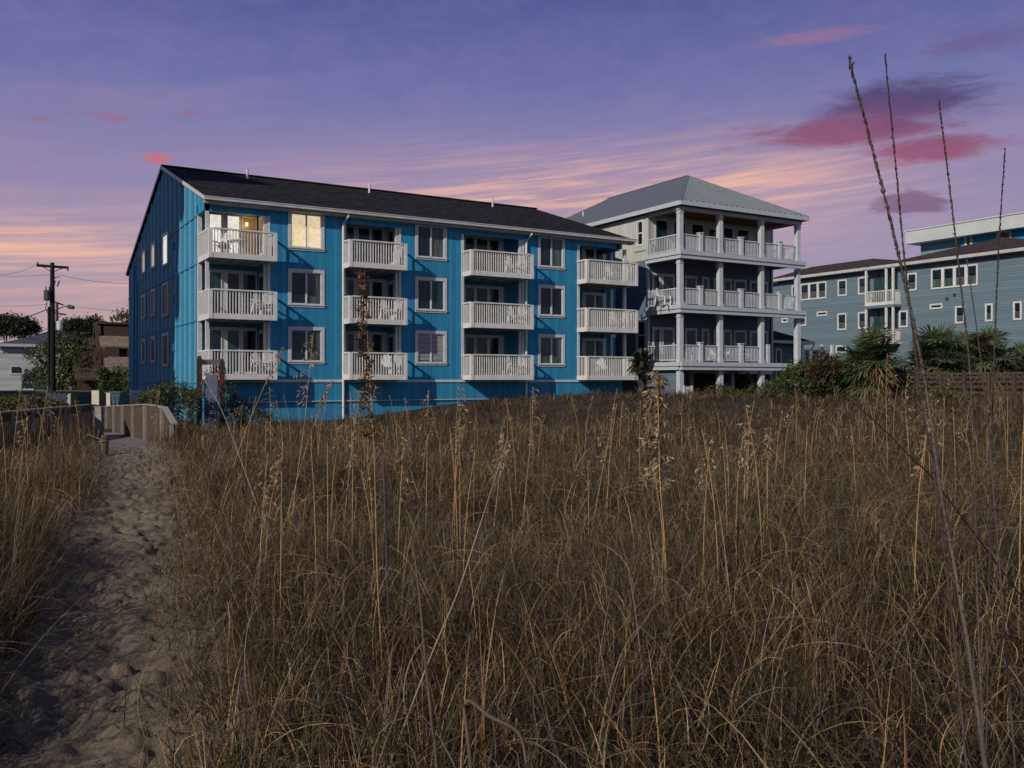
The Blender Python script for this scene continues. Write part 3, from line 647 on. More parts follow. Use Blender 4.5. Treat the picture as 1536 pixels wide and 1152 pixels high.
for px_ in (1036, 1098): xx = onY(px_, WY); f.box(xx-.15, xx+.15, WY-.1, WY+.15, -.4, 2.5)
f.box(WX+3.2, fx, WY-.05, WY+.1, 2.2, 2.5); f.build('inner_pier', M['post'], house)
window(house, 'X', WX-.03, onX(966, WX), onX(955.5, WX), 10.3, 11.95, .10, 'hung', ['glass', 'glass'], 'white', sill=False)
window(house, 'X', WX, onX(970, WX), onX(954.5, WX), 3.66, 5.62, .14, 'hung', ['glass2', 'glass'], 'post', sill=False)
f = MB(); yy = onX(959, WX); f.box(WX-.06, WX-.035, 44.9, 46.0, 9.95, 10.0); f.build('wall_seam', M['navy'], house)
for a_, b_ in ((983, 1000), (1010, 1027), (1037, 1054), (1085, 1098), (1106, 1122), (1132, 1139.5)):
    window(house, 'Y', WY-.03, onY(a_, WY)-.08, onY(b_, WY)+.08, 9.66, 12.02, .09, 'fixed', ['glass'], 'white', sill=False, back=-.012)
window(house, 'Y', WY-.03, onY(1062, WY)-.05, onY(1072, WY)+.05, 9.66, 11.85, .09, 'fixed', ['glass2'], 'white', sill=False, back=-.012)
for dk, top in ((DK[1], 8.55), (DK[0], 5.15)):
    for a_, b_, pn in ((978, 990, 'glass2'), (992, 1010, 'glass2'), (1015, 1024, 'glass'), (1027, 1044, 'glass'), (1052, 1062, 'glass'), (1070, 1079, 'glass2'), (1084, 1096, 'glass'), (1100, 1118, 'glass2'), (1124, 1138, 'glass2'), (1141, 1150, 'glass')):
        window(house, 'Y', WY, onY(a_, WY), onY(b_, WY)+.05, dk+.1, top, .13, 'fixed', [pn], 'post', sill=False, proud=.07, back=-.012)
# decks
for j, dk in enumerate(DK):
    e1 = HX1 if j else 45.3
    f = MB(); f.box(HX0+.12, e1-.12, HY+.15, WY, dk-.18, dk-.02); ml = M['deck'] if j == 0 else M['wood']
    d_ = f.build('porch_deck', ml, house)
    f = MB(); s0 = HX0 if j else HX0+.1
    f.box(s0, e1, HY, HY+.14, dk-.25, dk); f.box(s0+.06, e1-.06, HY+.06, HY+.3, dk-.48, dk-.26)
    f.box(HX0, HX0+.12, HY+.14, WY-.07, dk-.25, dk); f.box(HX0+.07, HX0+.3, HY+.3, WY-.07, dk-.48, dk-.26)
    f.box(e1-.12, e1, HY+.14, WY+(2 if j else 0), dk-.25, dk); f.build('deck_fascia', M['fascia'], d_)
f = MB(); f.box(HX0+.1, HX1-.1, HY+.15, WY, 12.22, 12.28); f.build('porch_ceiling', M['wood'], house)
# columns
colx = [onY(p, HY+.46) for p in (1020, 1079.5, 1141.5, 1196)]; CY = HY+.46
lv = [(-.4, DK[0]-.48), (DK[0], DK[1]-.48), (DK[1], DK[2]-.48), (DK[2], 12.1)]
for i, x in enumerate(colx):
    for q, (z0, z1) in enumerate(lv):
        if i == 3 and q == 0: z0, z1 = -.4, DK[1]-.48
        if i == 3 and q == 1: continue
        f = MB(); w_ = .145 if q else .16
        f.box(x-w_, x+w_, CY-w_, CY+w_, z0, z1)
        if q: f.box(x-w_-.03, x+w_+.03, CY-w_-.03, CY+w_+.03, z1-.28, z1-.20); f.box(x-w_-.03, x+w_+.03, CY-w_-.03, CY+w_+.03, z0, z0+.22)
        f.build('column', M['hwhite'], house)
for j, dk in enumerate(DK):
    z0, z1 = dk+.02, dk+1.05
    f = MB()
    xs = colx[:]
    for i in range(3 if j else 2):
        a_, b_ = xs[i]+.25, xs[i+1]-.25; m_ = (a_+b_)/2
        rail_panel(f, (a_, CY), (m_-.13, CY), z0, z1, 11, .04, .035, .06, .10, .05, .08); rail_panel(f, (m_+.13, CY), (b_, CY), z0, z1, 11, .04, .035, .06, .10, .05, .08)
        f.box(m_-.13, m_+.13, CY-.13, CY+.13, dk, z1+.12); f.box(m_-.17, m_+.17, CY-.17, CY+.17, z1+.12, z1+.17)
    rail_panel(f, (WX+.0, CY+.25), (WX+.0, WY-.1), z0, z1, 17, .05, .04, .07, .12, .06, .08)
    if j: rail_panel(f, (colx[3], CY+.25), (colx[3], WY+1.8), z0, z1, 30, .05, .04, .07, .12, .06, .08)
    else: f.box(colx[2]+.45, colx[2]+.7, CY-.12, CY+.12, dk, z1+.15)
    f.build('porch_railing', M['hwhite'], house)
# roof: hip
ex0, ex1, ey0, ey1, ez = HX0-.05, HX1+.08, HY-.1, 61.1, 12.46
rx, ry0, ry1, rz = (HX0+HX1)/2, 46.7, 55.6, 15.6
f = MB()
f.raw([(ex0,ey0,ez),(ex1,ey0,ez),(ex1,ey1,ez),(ex0,ey1,ez),(rx,ry0,rz),(rx,ry1,rz)], [(0,1,4),(1,2,5,4),(2,3,5),(3,0,4,5),(3,2,1,0)])
rf = f.build('roof', M['metal'], house)
f = MB()
A_, B_, C_ = Vector((ex0,ey0,ez)), Vector((ex1,ey0,ez)), Vector((rx,ry0,rz))
nrm = (B_-A_).cross(C_-A_).normalized()
def seam(x):
    t = (x-ex0)/(rx-ex0) if x < rx else (ex1-x)/(ex1-rx); p0 = Vector((x, ey0, ez)); p1 = Vector((x, ey0+(ry0-ey0)*t, ez+(rz-ez)*t)); f.bar(p0+nrm*.03, p1+nrm*.03, .075, .09, nrm)
x = ex0+.25
while x < ex1-.1: seam(x); x += .47
nl = Vector((-(rz-ez), 0, rx-ex0)).normalized(); y = ey0+.3
while y < ey1-.2:
    t = min(1, (y-ey0)/(ry0-ey0)) if y < ry0 else min(1, (ey1-y)/(ey1-ry1)); p0 = Vector((ex0, y, ez)); p1 = Vector((ex0+(rx-ex0)*t, y, ez+(rz-ez)*t))
    f.bar(p0+nl*.008, p1+nl*.008, .03, .03, nl); y += .42
f.build('roof_seam', M['seam'], rf)
f = MB(); f.bar(A_, C_, .16, .10); f.bar(B_, C_, .16, .10); f.bar((rx,ry0,rz), (rx,ry1,rz), .2, .1); f.build('hip_cap', M['metal'], rf)
f = MB(); f.box(ex0-.02, ex1+.02, ey0-.03, ey0+.05, ez-.24, ez+.02); f.box(ex0-.03, ex0+.05, ey0+.05, ey1, ez-.24, ez+.02); f.box(ex1-.05, ex1+.03, ey0+.05, ey1, ez-.24, ez+.02)
f.box(ex0+.2, ex1-.2, CY-.15, CY+.15, 12.0, 12.215); f.box(ex0+.35, ex0+.55, CY+.15, WY, 12.0, 12.215); f.box(ex1-.55, ex1-.35, CY+.15, WY+1, 12.0, 12.215)
f.build('roof_fascia', M['fascia'], rf)
f = MB(); yv = 54.5; f.tube([(38.6, yv, 13.5), (38.6, yv, 14.15)], .07, 8); f.build('vent_pipe', M['hwhite'], rf)
# stair at the right of the lowest deck
f = MB(); xa, xb = onY(1104, HY+.8), 45.4; za, zb = -.3, DK[0]-.1
f.bar((42.6, HY+.9, za+2.5), (45.6, HY+.9, za), .08, .3); f.bar((42.6, HY+1.9, za+2.5), (45.6, HY+1.9, za), .08, .3)
for i in range(12): t = i/11; f.box(42.7+2.8*t, 42.98+2.8*t, HY+.94, HY+1.86, 2.05-2.2*t, 2.09-2.2*t)
f.build('stair', M['darkwood'], house)
f = MB(); rail_panel(f, (45.35, CY), (46.6, CY), DK[0]-1.0, DK[0]-.3, 9, .05, .04, .07, .12, .06, .05); f.box(45.3, 47.0, HY, HY+.3, DK[0]-.28, DK[0]-.02); f.build('landing', M['hwhite'], house)

# white gate beside the slate house (below the porch)
g = thing('gate', 'small white lattice gate standing under the left corner of the porch', 'gate', (*gp(1032, 53), -.4))
f = MB(); gx_, gy_ = gp(1032, 53)
f.box(gx_-.35, gx_-.25, gy_-.05, gy_+.05, -.4, 1.45); f.box(gx_+.25, gx_+.35, gy_-.05, gy_+.05, -.4, 1.45); f.box(gx_-.25, gx_+.25, gy_-.03, gy_+.03, 1.2, 1.4); f.build('gate_frame', M['hwhite'], g)
f = MB()
for i in range(6): f.bar((gx_-.25+i*.1, gy_, .0), (gx_-.22+i*.1, gy_, 1.2), .04, .02)
for i in range(5): f.bar((gx_-.25, gy_-.02, .1+i*.2), (gx_+.25, gy_-.02, .3+i*.2), .02, .04)
f.build('gate_panel', M['hwhite'], g)

# ================================================================== LOW HOUSE BEHIND
low = thing('low_house', 'low dark house with a hipped black roof behind the porch house, right of its columns', 'house', (46, 52, 0))
f = MB(); lx0, lx1, ly0, ly1, lz = 40.0, 58.6, 50.5, 62, 4.9
f.raw([(lx0,ly0,lz),(lx1,ly0,lz),(lx1,ly1,lz),(lx0,ly1,lz),(lx0+5,ly0+5.7,lz+2.4),(lx1-5.7,ly0+5.7,lz+2.4)], [(0,1,5,4),(1,2,5),(2,3,4,5),(3,0,4),(3,2,1,0)])
rf = f.build('roof', M['roof'], low)
f = MB(); f.box(lx0, lx1+.02, ly0-.04, ly0+.05, lz-.2, lz+.03); f.box(lx1-.04, lx1+.05, ly0+.05, ly1, lz-.2, lz+.03); f.build('roof_fascia', M['gutter'], rf)
f = MB(); f.box(lx0+.5, lx1-.8, ly0+.7, ly1-.5, -.5, lz-.19); f.build('wall', M['navy'], low)
for a_, b_ in ((1163, 1172), (1206, 1214), (1218, 1228)): window(low, 'Y', ly0+.7, onY(a_, ly0+.7), onY(b_, ly0+.7), 1.9, 4.3, .12, 'fixed', ['glass'], 'post', sill=False, proud=.05, back=-.012)
f = MB()
for p in (1203, 1233, 1248): x = onY(p, ly0+.2); f.box(x-.1, x+.1, ly0+.1, ly0+.3, -.5, lz-.2)
f.build('post', M['post'], low)
f = MB(); x = lx1+.06; f.tube([(x, ly0, lz-.1), (x-.2, ly0+.2, lz-.7), (x-.7, ly0+.6, lz-1.1), (x-.75, ly0+.65, -.3)], .06, 6); f.build('downspout', M['white'], low)

# ================================================================== LONG GREY-BLUE BUILDING
GX = 66.0
grey = thing('apartment_building', 'long grey-blue lap-sided building with white gridded windows and a brown hipped roof', 'building', (GX, 45, -.4))
f = MB(); gy0, gy1 = 26.0, onX(1153, GX); f.box(GX, GX+14, gy0, gy1, -.4, 11.1); f.build('wall', M['sage'], grey)
def gwin(pa, pb, pya, pyb, n=1, layout='hung', grid=(3, 4), panes=None):
    """opening given by its image bounds on the facade plane"""
    for i in range(n):
        qa = pa+(pb-pa)*i/n; qb = pa+(pb-pa)*(i+1)/n
        mid = (pa+pb)/2; z1 = zat(mid, pya, X=onX(mid, GX) and GX); z0 = zat(mid, pyb, X=GX)
        window(grey, 'X', GX, onX(qb, GX), onX(qa, GX), z0, z1, .11, layout, panes or ['glass', 'curtain'], 'white', grid, False, .06, -.02)
gwin(1201, 1240, 424, 449, 3); gwin(1188, 1197, 428, 452, 1); gwin(1257, 1270.5, 419.5, 444); gwin(1287.5, 1301.5, 415.5, 441.5, 1); gwin(1361, 1375.5, 409.5, 436)
gwin(1397, 1467, 399.5, 431, 4); gwin(1225.5, 1241, 467, 474, 1, 'fixed', (4, 1)); gwin(1256.5, 1270, 470, 495); gwin(1287.5, 1300.5, 468, 493); gwin(1349, 1362, 466, 491)
gwin(1395, 1414, 455.5, 463.5, 1, 'fixed', (5, 1)); gwin(1433, 1447.5, 459, 485); gwin(1478, 1489.5, 455.5, 482); gwin(1173, 1182, 477, 484, 1); gwin(1199, 1209.5, 475, 489); gwin(1254, 1270, 518, 529, 1, 'fixed', (2, 1))
gwin(1520, 1533, 452, 480)
f = MB()
def ghip(y0, y1, z, ry_, rz_, depth=14, over=.5):
    x0_, x1_ = GX-over, GX+depth+over; rxm = (x0_+x1_)/2
    f.raw([(x0_,y0,z),(x1_,y0,z),(x1_,y1,z),(x0_,y1,z),(rxm,ry_[0],rz_),(rxm,ry_[1],rz_)], [(1,0,4),(2,1,4,5),(3,2,5),(0,3,5,4),(0,1,2,3)])
ghip(46.0, gy1+.5, 11.35, (53.5, 60.4), 12.75, 7.5)
for (y0_, y1_, yp, zp) in ((34.6, 50.4, 42.4, 13.25), (22, 34.6, 29, 13.0)):
    e = 11.42; xa_, xb_ = GX-.5, GX+14
    f.raw([(xa_,y0_,e),(xa_,y1_,e),(GX+5,yp,zp),(xb_,y1_,e),(xb_,y0_,e),(xb_-5,yp,zp)], [(1,0,2),(3,1,2,5),(0,4,5,2),(4,3,5),(0,1,3,4)])
rf = f.build('roof', M['brownroof'], grey)
f = MB(); f.box(GX-.62, GX-.48, gy0, gy1+.5, 11.16, 11.40); f.build('gutter', M['gutter'], rf)
f = MB(); f.box(GX-.49, GX, gy0, gy1+.4, 11.12, 11.34); f.build('soffit', M['soffit'], rf)
# projecting balcony bay
by0, by1 = onX(1341, GX-.9), onX(1308, GX); bx = GX-.95
for (z0, z1) in ((9.0, 11.0), (5.75, 7.75)):
    f = MB(); f.box(bx, GX, by0, by1, z0-.95, z0-.75); bay = f.build('balcony', M['white'], grey)
    f = MB(); rail_panel(f, (bx+.05, by0+.05), (bx+.05, by1-.05), z0-.75, z0+.25, 16, .06, .04, .07, .1, .06); rail_panel(f, (bx+.05, by1-.05), (GX, by1-.05), z0-.75, z0+.25, 6, .06, .04, .07, .1, .06); rail_panel(f, (bx+.05, by0+.05), (GX, by0+.05), z0-.75, z0+.25, 6, .06, .04, .07, .1, .06); f.build('railing', M['white'], bay)
    f = MB()
    for yy in (by0+.1, by0+.75, by1-.1): f.box(bx, bx+.16, yy-.08, yy+.08, z0-.75, z1+.1)
    f.build('post', M['white'], bay)
    f = MB(); f.box(GX-.03, GX-.005, by0+.3, by1-.2, z0-.7, z1-.1); f.build('glass_door', M['glass2'], bay)
f = MB(); f.box(bx-.02, GX, by0-.05, by1+.05, 7.85, 8.04); f.box(bx-.02, GX, by0-.05, by1+.05, 7.20+.62, 7.86); f.box(bx, GX, by0, by1, 11.05, 11.15); f.build('bay_band', M['sage'], grey)
f = MB()
for (pp, qq) in ((1421, 448), (1432, 442)): yy = onX(pp, GX); zz = zat(pp, qq, X=GX); f.box(GX-.08, GX, yy-.1, yy+.1, zz-.12, zz+.1)
f.build('vent_hood', M['can'], grey)

# ================================================================== FAR RENDERED BUILDING
TX = 78.0
far = thing('hotel', 'distant flat-topped building with pale parapet and bright azure walls above the brown roof', 'building', (TX, 48, 0))
ty1 = onX(1358, TX)
f = MB(); f.box(TX, TX+14, 25, ty1, 15.02, 16.25); f.box(TX-.08, TX+14, 24.9, ty1+.05, 16.22, 16.34); f.build('parapet', M['parapet'], far)
f = MB(); f.box(TX+1.2, TX+13, onX(1441, TX+1.2)+.02, onX(1381, TX+1.2), 0, 15.02); f.build('stair_tower', M['tealwall'], far)
f = MB(); f.box(TX+1.0, TX+13, 25, onX(1441, TX+1.0), 0, 15.02); f.build('wall', M['azure'], far)
yy = onX(1381, TX+1.2); f = MB(); f.box(TX+1, TX+12, yy+.1, yy+3.3, 0, 13.2); f.build('rear_wing', M['parapet'], far)
f = MB()
for i in range(7): f.box(TX+1, TX+1.3, yy+.4+i*.42, yy+.62+i*.42, 13.2, 13.42)
f.build('roof_vent', M['can'], far)
XW = TX+1.0
for (pa, pb, pya, pyb, lay) in ((1447, 1459, 352, 368, 'fixed'), (1495, 1517.5, 345, 358, 'slide')):
    ya, yb = onX(pb, XW), onX(pa, XW); mid = (pa+pb)/2
    window(far, 'X', XW, ya, yb, zat(mid, pyb, X=XW)-.5, zat(mid, pya, X=XW), .22, lay, ['glass', 'glass2'], 'beige', None, False, .06, -.02)
# ================================================================== OFF TO THE LEFT: tall neighbour (throws the shade over the left side)
nb = thing('neighbouring_block', 'tall pale neighbouring block beyond the left edge of the view', 'building', (-14, 46, -.5))
f = MB(); yn = lambda z: 41.0+(15-z)*.24
prof = [(yn(0), -.5), (57.2, -.5), (57.2, 30), (yn(30), 30)]
f.raw([(-12, y, z) for y, z in prof]+[(-16, y, z) for y, z in prof], [(0, 1, 2, 3), (7, 6, 5, 4)]+[(i, i+4, (i+1) % 4+4, (i+1) % 4) for i in range(4)]); f.build('wall', M['parapet'], nb)
for z in (14.5, 19.5, 24.5):
    f = MB(); f.box(-13.2, -12, yn(z)-1.1, yn(z)+.2, z, z+1.6); f.build('balcony', M['white'], nb)

# ================================================================== LEAVES
def quads_from(P, A, B):
    """P centre, A half-length vector, B half-width vector -> pointed leaf quads"""
    n = len(P); V = np.stack([P-A, P-A*.15+B, P+A, P-A*.15-B], 1).reshape(-1, 3)
    return V, np.arange(4*n).reshape(n, 4)
def rand_unit(n):
    v = RS.normal(size=(n, 3)); return v/np.linalg.norm(v, axis=1)[:, None]
def pick(pal, n, jit=.25, w_=None):
    pal = np.array(pal); i = RS.choice(len(pal), n, p=w_); return np.clip(pal[i]*(1+jit*RS.normal(size=(n, 1))), .004, .8)
def foliage(name, blobs, per, size, pal, parent=None, w_=None, ragged=.3, flat=.0):
    """blobs: (x,y,z, rx,ry,rz). Leaves in sprays on twigs spread through the volume"""
    Vs = []; T = []
    for (x, y, z, rx_, ry_, rz_) in blobs:
        n = int(per*rx_*rz_*4); nt = max(6, n//9)
        u = rand_unit(nt); rad = (1-np.abs(RS.normal(size=(nt, 1)))*.30).clip(.05, 1)*(1+ragged*(RS.rand(nt, 1)-.45))
        C_ = u*rad*np.array([rx_, ry_, rz_])+np.array([x, y, z])
        C_ = np.repeat(C_, 9, 0)+RS.normal(size=(nt*9, 3))*size*1.3; m = len(C_)
        A = rand_unit(m)*size*(.6+.7*RS.rand(m, 1)); A[:, 2] -= size*.25; B = np.cross(A, rand_unit(m)); B /= (np.linalg.norm(B, axis=1)[:, None]+1e-6); B *= size*.34
        V, _ = quads_from(C_, A, B); Vs.append(V); T.append(np.repeat(np.repeat(pick(pal, nt, .2, w_), 9, 0)*(1+.22*RS.normal(size=(m, 1))), 4, 0))
    V = np.concatenate(Vs); T = np.clip(np.concatenate(T), .004, .8); off = OFF.get(parent, Vector((0, 0, 0)))
    V = V-np.array(off); F = np.arange(len(V)).reshape(-1, 4)
    o = np_mesh(name, V, F, M['leaf'], T)
    if parent: o.parent = parent; OFF[o] = off
    return o
def branches(parent, base, tips, r0, name='trunk', m='bark', n=6):
    f = MB(); b = Vector(base)
    for k, t in enumerate(tips):
        t = Vector(t); mid = b.lerp(t, .45)+Vector((random.uniform(-.2, .2), random.uniform(-.2, .2), .1))
        f.tube([b, b.lerp(mid, .5)+Vector((0, 0, .12)), mid, t], [r0, r0*.75, r0*.5, r0*.15], n)
    return f.build(name, M[m], parent, smooth=True)
GREEN = [(.045, .07, .022), (.065, .095, .028), (.028, .042, .016), (.10, .12, .04)]
RED = [(.09, .022, .014), (.11, .04, .02), (.04, .05, .02), (.05, .03, .02)]
OLIVE = [(.09, .085, .03), (.05, .06, .02), (.13, .10, .05), (.03, .035, .015)]
def shrub(name, label, cat, cx, cy, cz, blobs, per, size, pal, w_=None, group=None, stem=True):
    t = thing(name, label, cat, (cx, cy, cz), group)
    bl = [(cx+a, cy+b, cz+c_, *r_) for a, b, c_, *r_ in blobs]
    foliage('foliage', bl, per, size, pal, t, w_)
    if stem: branches(t, (cx, cy, cz-.1), [(b[0], b[1], b[2]+b[5]*.3) for b in bl][:7], .05, 'stem')
    return t
def rc(px, d, z=0): x, y = gp(px, d); return x, y, z
# view axes for laying things across the view: right = (CA,-SA)
def across(c_, du, dv=0): return (c_[0]+CA*du+SA*dv, c_[1]-SA*du+CA*dv)
def blob_row(px0, px1, ytop, ybot, d, n, rz_=.6, jitter=.15, dz=0):
    out = []
    for i in range(n):
        px = px0+(px1-px0)*(i+.5)/n; x, y, z1 = atD(px, ytop(px) if callable(ytop) else ytop, d); z0 = atD(px, ybot, d)[2]
        out.append((px, x, y, z0, z1))
    return out
def bush_px(name, label, px0, px1, prof, ybot, d, per, size, pal, w_=None, n=6, depth=1.0, group=None, cat='bush', layers=2):
    """a bush measured in the view but built as volume: prof = height samples over its width"""
    cx, cy = gp((px0+px1)/2, d); z0 = atD(0, ybot, d)[2]
    bl = []; wd = (px1-px0)/FPX*d
    for i in range(n):
        f_ = (i+.5)/n; top = np.interp(f_, np.linspace(0, 1, len(prof)), prof); z1 = atD(0, top, d)[2]
        for L in range(layers):
            rr_ = wd/n*.85; x, y = across((cx, cy), wd*(f_-.5)+random.uniform(-.1, .1), random.uniform(-.5, .5)*depth)
            hz = (z1-z0); rzz = max(.18, hz*(.62 if L == 0 else .36)); zc = z0+hz*.36 if L == 0 else z1-rzz*.95
            bl.append((x-cx, y-cy, zc-z0, rr_*(1 if L == 0 else .7), rr_*depth, rzz))
    return shrub(name, label, cat, cx, cy, z0, bl, per, size, pal, w_, group)
# bushes at the right, below the porch house and the grey building
bush_px('bush', 'dark green wax myrtle thicket at the right foot of the porch house', 1165, 1262, (566, 545, 536, 533, 536), 592, 43, 441, .085, GREEN, n=6)
bush_px('bush', 'bush with red autumn leaves between the porch house and the palmettos', 1215, 1252, (545, 526, 524, 535), 575, 41.5, 546, .08, RED+GREEN[:2], (.2, .15, .2, .15, .2, .1), n=3)
bush_px('bush', 'yellow-green bush in front of the leftmost palmetto', 1240, 1385, (552, 548, 548, 550, 548, 550, 558), 592, 42, 420, .085, GREEN, (.2, .35, .15, .3), n=8)
bush_px('bush', 'low brownish bush under the porch of the slate house', 1040, 1105, (588, 582, 575, 585), 606, 48, 420, .08, RED+GREEN, None, n=4)
bush_px('bush', 'low shrub spilling round the right column of the porch', 1108, 1170, (590, 580, 572, 560), 604, 46, 420, .08, GREEN+OLIVE, None, n=4)
bush_px('bush', 'scrubby bush behind the right end of the rail fence', 1430, 1560, (560, 556, 560, 555), 590, 42, 336, .085, OLIVE+GREEN, None, n=6)
bush_px('bush', 'grey-leaved scrub in front of the horizontal rail fence', 1370, 1450, (585, 580, 578, 590), 602, 31, 546, .05, OLIVE, None, n=5)
bush_px('bush', 'vine-covered hedge between the boardwalk and the blue building', 205, 300, (592, 580, 573, 571, 575, 583), 625, 33, 693, .06, OLIVE+GREEN+[(.16, .09, .04)], None, n=8)
bush_px('bush', 'clump of brown bush right of the tall grey panel', 335, 405, (575, 590, 603, 622), 636, 35, 546, .06, OLIVE, None, n=5)
bush_px('hedge', 'speckled olive hedge behind the left boardwalk railing', -40, 96, (590, 594, 597, 594, 598, 606), 622, 40, 800, .075, [(.13, .11, .05), (.05, .055, .02), (.16, .13, .08), (.03, .03, .012)], None, n=9, cat='hedge')
bush_px('bush', 'green shrub in front of the brown shingled house', 150, 200, (545, 556, 550, 548), 590, 66, 190, .12, GREEN, (.15, .4, .1, .35), n=4)
# ------------------------------------------------------------------ palmettos
def fan_palm(label, px, d, zt, zb, R_, nfr, seed, pal, trunk=True, group=None):
    rs = np.random.RandomState(seed); cx, cy = gp(px, d); zg = zb-.2
    t = thing('palmetto', label, 'palm', (cx, cy, zg), group)
    zc = zt-R_*.9; Vs = []; Fs = []; Ts = []; no = 0
    for k in range(nfr):
        azi = rs.rand()*2*pi; e_ = rs.uniform(-1.25, 1.15) if k > 6 else rs.uniform(.9, 1.4)
        d_ = np.array([cos(azi)*cos(e_), sin(azi)*cos(e_), sin(e_)]); up = np.array([0, 0, 1.]); sd = np.cross(d_, up); sd /= np.linalg.norm(sd)+1e-6; nn = np.cross(sd, d_)
        pl = R_*rs.uniform(.35, .58); c0 = np.array([cx, cy, zc+rs.uniform(-.45, .1)*R_]); hub = c0+d_*pl-up*.05*R_
        dead = e_ < -.35 and rs.rand() < .5; col = np.array([(.15, .10, .05)]) if dead else np.array(pal)[rs.randint(len(pal))][None]
        # petiole
        w_ = .018; Vs.append(np.array([c0-sd*w_, c0+sd*w_, hub+sd*w_*.6, hub-sd*w_*.6])); Ts.append(np.repeat(np.array([[.09, .10, .04]]), 4, 0)); Fs.append(np.array([[0, 1, 2, 3]])+no); no += 4
        nl = 22
        for i in range(nl):
            a_ = (i/(nl-1)-.5)*radians(235)+rs.normal()*.04; L_ = R_*rs.uniform(.42, .55)*(1-.18*abs(i/(nl-1)-.5)*2)
            dr = d_*cos(a_)+sd*sin(a_)+nn*(.12+.15*rs.normal()*.5); dr /= np.linalg.norm(dr)
            wv = np.cross(dr, nn); wv /= np.linalg.norm(wv)+1e-6; wv = wv+nn*rs.uniform(-.5, .5); ws = [.012, .032, .026, .004]; dp = [0, 0, .04, .20*(1.6 if dead else 1)]
            pts = [hub+dr*L_*s_-up*L_*q for s_, q in zip((0, .35, .7, 1), dp)]
            V = np.array([p+wv*s_*w2 for p, w2 in zip(pts, ws) for s_ in (-1, 1)]); Vs.append(V)
            Fs.append(np.array([[0, 1, 3, 2], [2, 3, 5, 4], [4, 5, 7, 6]])+no); no += 8
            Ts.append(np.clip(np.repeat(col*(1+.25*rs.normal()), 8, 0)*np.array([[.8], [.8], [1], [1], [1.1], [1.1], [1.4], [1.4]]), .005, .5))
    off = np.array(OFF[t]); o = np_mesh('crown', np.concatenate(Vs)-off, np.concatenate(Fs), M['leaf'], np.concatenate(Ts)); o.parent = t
    f = MB(); f.tube([(cx, cy, zg), (cx+.05, cy, (zg+zc)/2), (cx, cy, zc)], [.17, .15, .16], 9)
    for k in range(26):
        z = zg+(zc-zg)*k/26; a_ = k*2.4; f.bar((cx+cos(a_)*.12, cy+sin(a_)*.12, z), (cx+cos(a_)*.30, cy+sin(a_)*.30, z+.28), .07, .03)
    f.build('trunk', M['bark'], t)
    return t
PG = [(.042, .064, .024), (.066, .09, .036), (.024, .036, .016), (.10, .118, .055)]
fan_palm('leftmost big palmetto, a round fan-leaved crown before the balconies of the grey building', 1308, 41.5, 4.55, .5, 1.96, 85, 1, PG)
fan_palm('yellowish small palmetto at the lower left of the leftmost big crown', 1282, 43.5, 3.3, .5, 1.0, 26, 5, [(.12, .12, .03), (.09, .10, .03)])
fan_palm('widest palmetto, standing behind the rail fence', 1405, 41, 4.65, .5, 1.96, 91, 2, PG)
fan_palm('palmetto close beside the widest one on its right', 1448, 43, 4.4, .5, 1.57, 61, 6, PG)
fan_palm('palmetto left of the right picture edge with a browned left side', 1487, 42, 4.5, .5, 1.62, 64, 3, PG+[(.13, .10, .05)])
fan_palm('palmetto cut off by the right edge of the photo', 1536, 44, 3.7, .5, 1.46, 57, 4, PG)
fan_palm('small dark sago-like palm between the blue block and the slate house', 961, 49, 3.7, .4, .95, 30, 8, [(.012, .015, .01), (.02, .022, .012)])
# ------------------------------------------------------------------ trees on the left
def tree(name, label, px, d, zg, blobs_px, per, size, pal, w_=None, r0=.16):
    cx, cy = gp(px, d); t = thing(name, label, 'tree', (cx, cy, zg)); bl = []
    for bx_, by_, rw, rh in blobs_px:
        x, y, z = atD(bx_, by_, d); k = random.uniform(-.5, .5); bl.append((x+SA*k, y+CA*k, z, rw/FPX*d, rw/FPX*d, rh/FPX*d))
    foliage('crown', bl, per, size, pal, t, w_, .4)
    branches(t, (cx, cy, zg-.1), [(b[0], b[1], b[2]) for b in bl][:9], r0); return t
tree('broadleaf_tree', 'bushy tree with a reddish top behind the utility pole', 88, 70, .9, [(98, 508, 14, 12), (112, 514, 12, 10), (72, 524, 16, 12), (100, 530, 20, 14), (122, 530, 12, 12), (60, 540, 16, 12), (85, 548, 22, 16), (110, 552, 24, 16), (125, 560, 16, 14), (50, 530, 8, 8), (75, 570, 22, 12), (100, 575, 26, 12), (128, 545, 10, 8), (62, 560, 16, 14)], 120, .17, GREEN+RED[:1], (.3, .3, .15, .15, .1))
tree('broadleaf_tree', 'dark rounded tree canopy at the far left edge beyond the white house', 22, 120, .5, [(5, 492, 16, 12), (22, 484, 14, 10), (40, 486, 14, 9), (8, 480, 10, 6), (30, 494, 24, 10), (-20, 488, 22, 14), (48, 494, 8, 7)], 330, .21, [(.020, .032, .012), (.030, .044, .014), (.013, .02, .009), (.045, .052, .018)], (.4, .2, .3, .1), .3)
tree('broadleaf_tree', 'dark spreading tree canopy between the white house roof and the shingled house', 122, 125, .5, [(98, 492, 12, 8), (115, 487, 14, 8), (130, 488, 14, 9), (142, 484, 8, 8), (105, 500, 24, 10), (135, 498, 20, 8), (90, 497, 10, 6), (150, 492, 12, 8)], 330, .21, [(.020, .032, .012), (.030, .044, .014), (.013, .02, .009), (.045, .052, .018)], (.4, .2, .3, .1), .3)
tree('pine_tree', 'sparse flat-topped pine behind the left corner of the blue building', 183, 95, .5, [(182, 471, 7, 2.5), (190, 476, 8, 2.5), (174, 480, 8, 2.5), (186, 482, 12, 3), (196, 470, 5, 2)], 130, .22, [(.03, .035, .022), (.05, .05, .03)], None, .2)
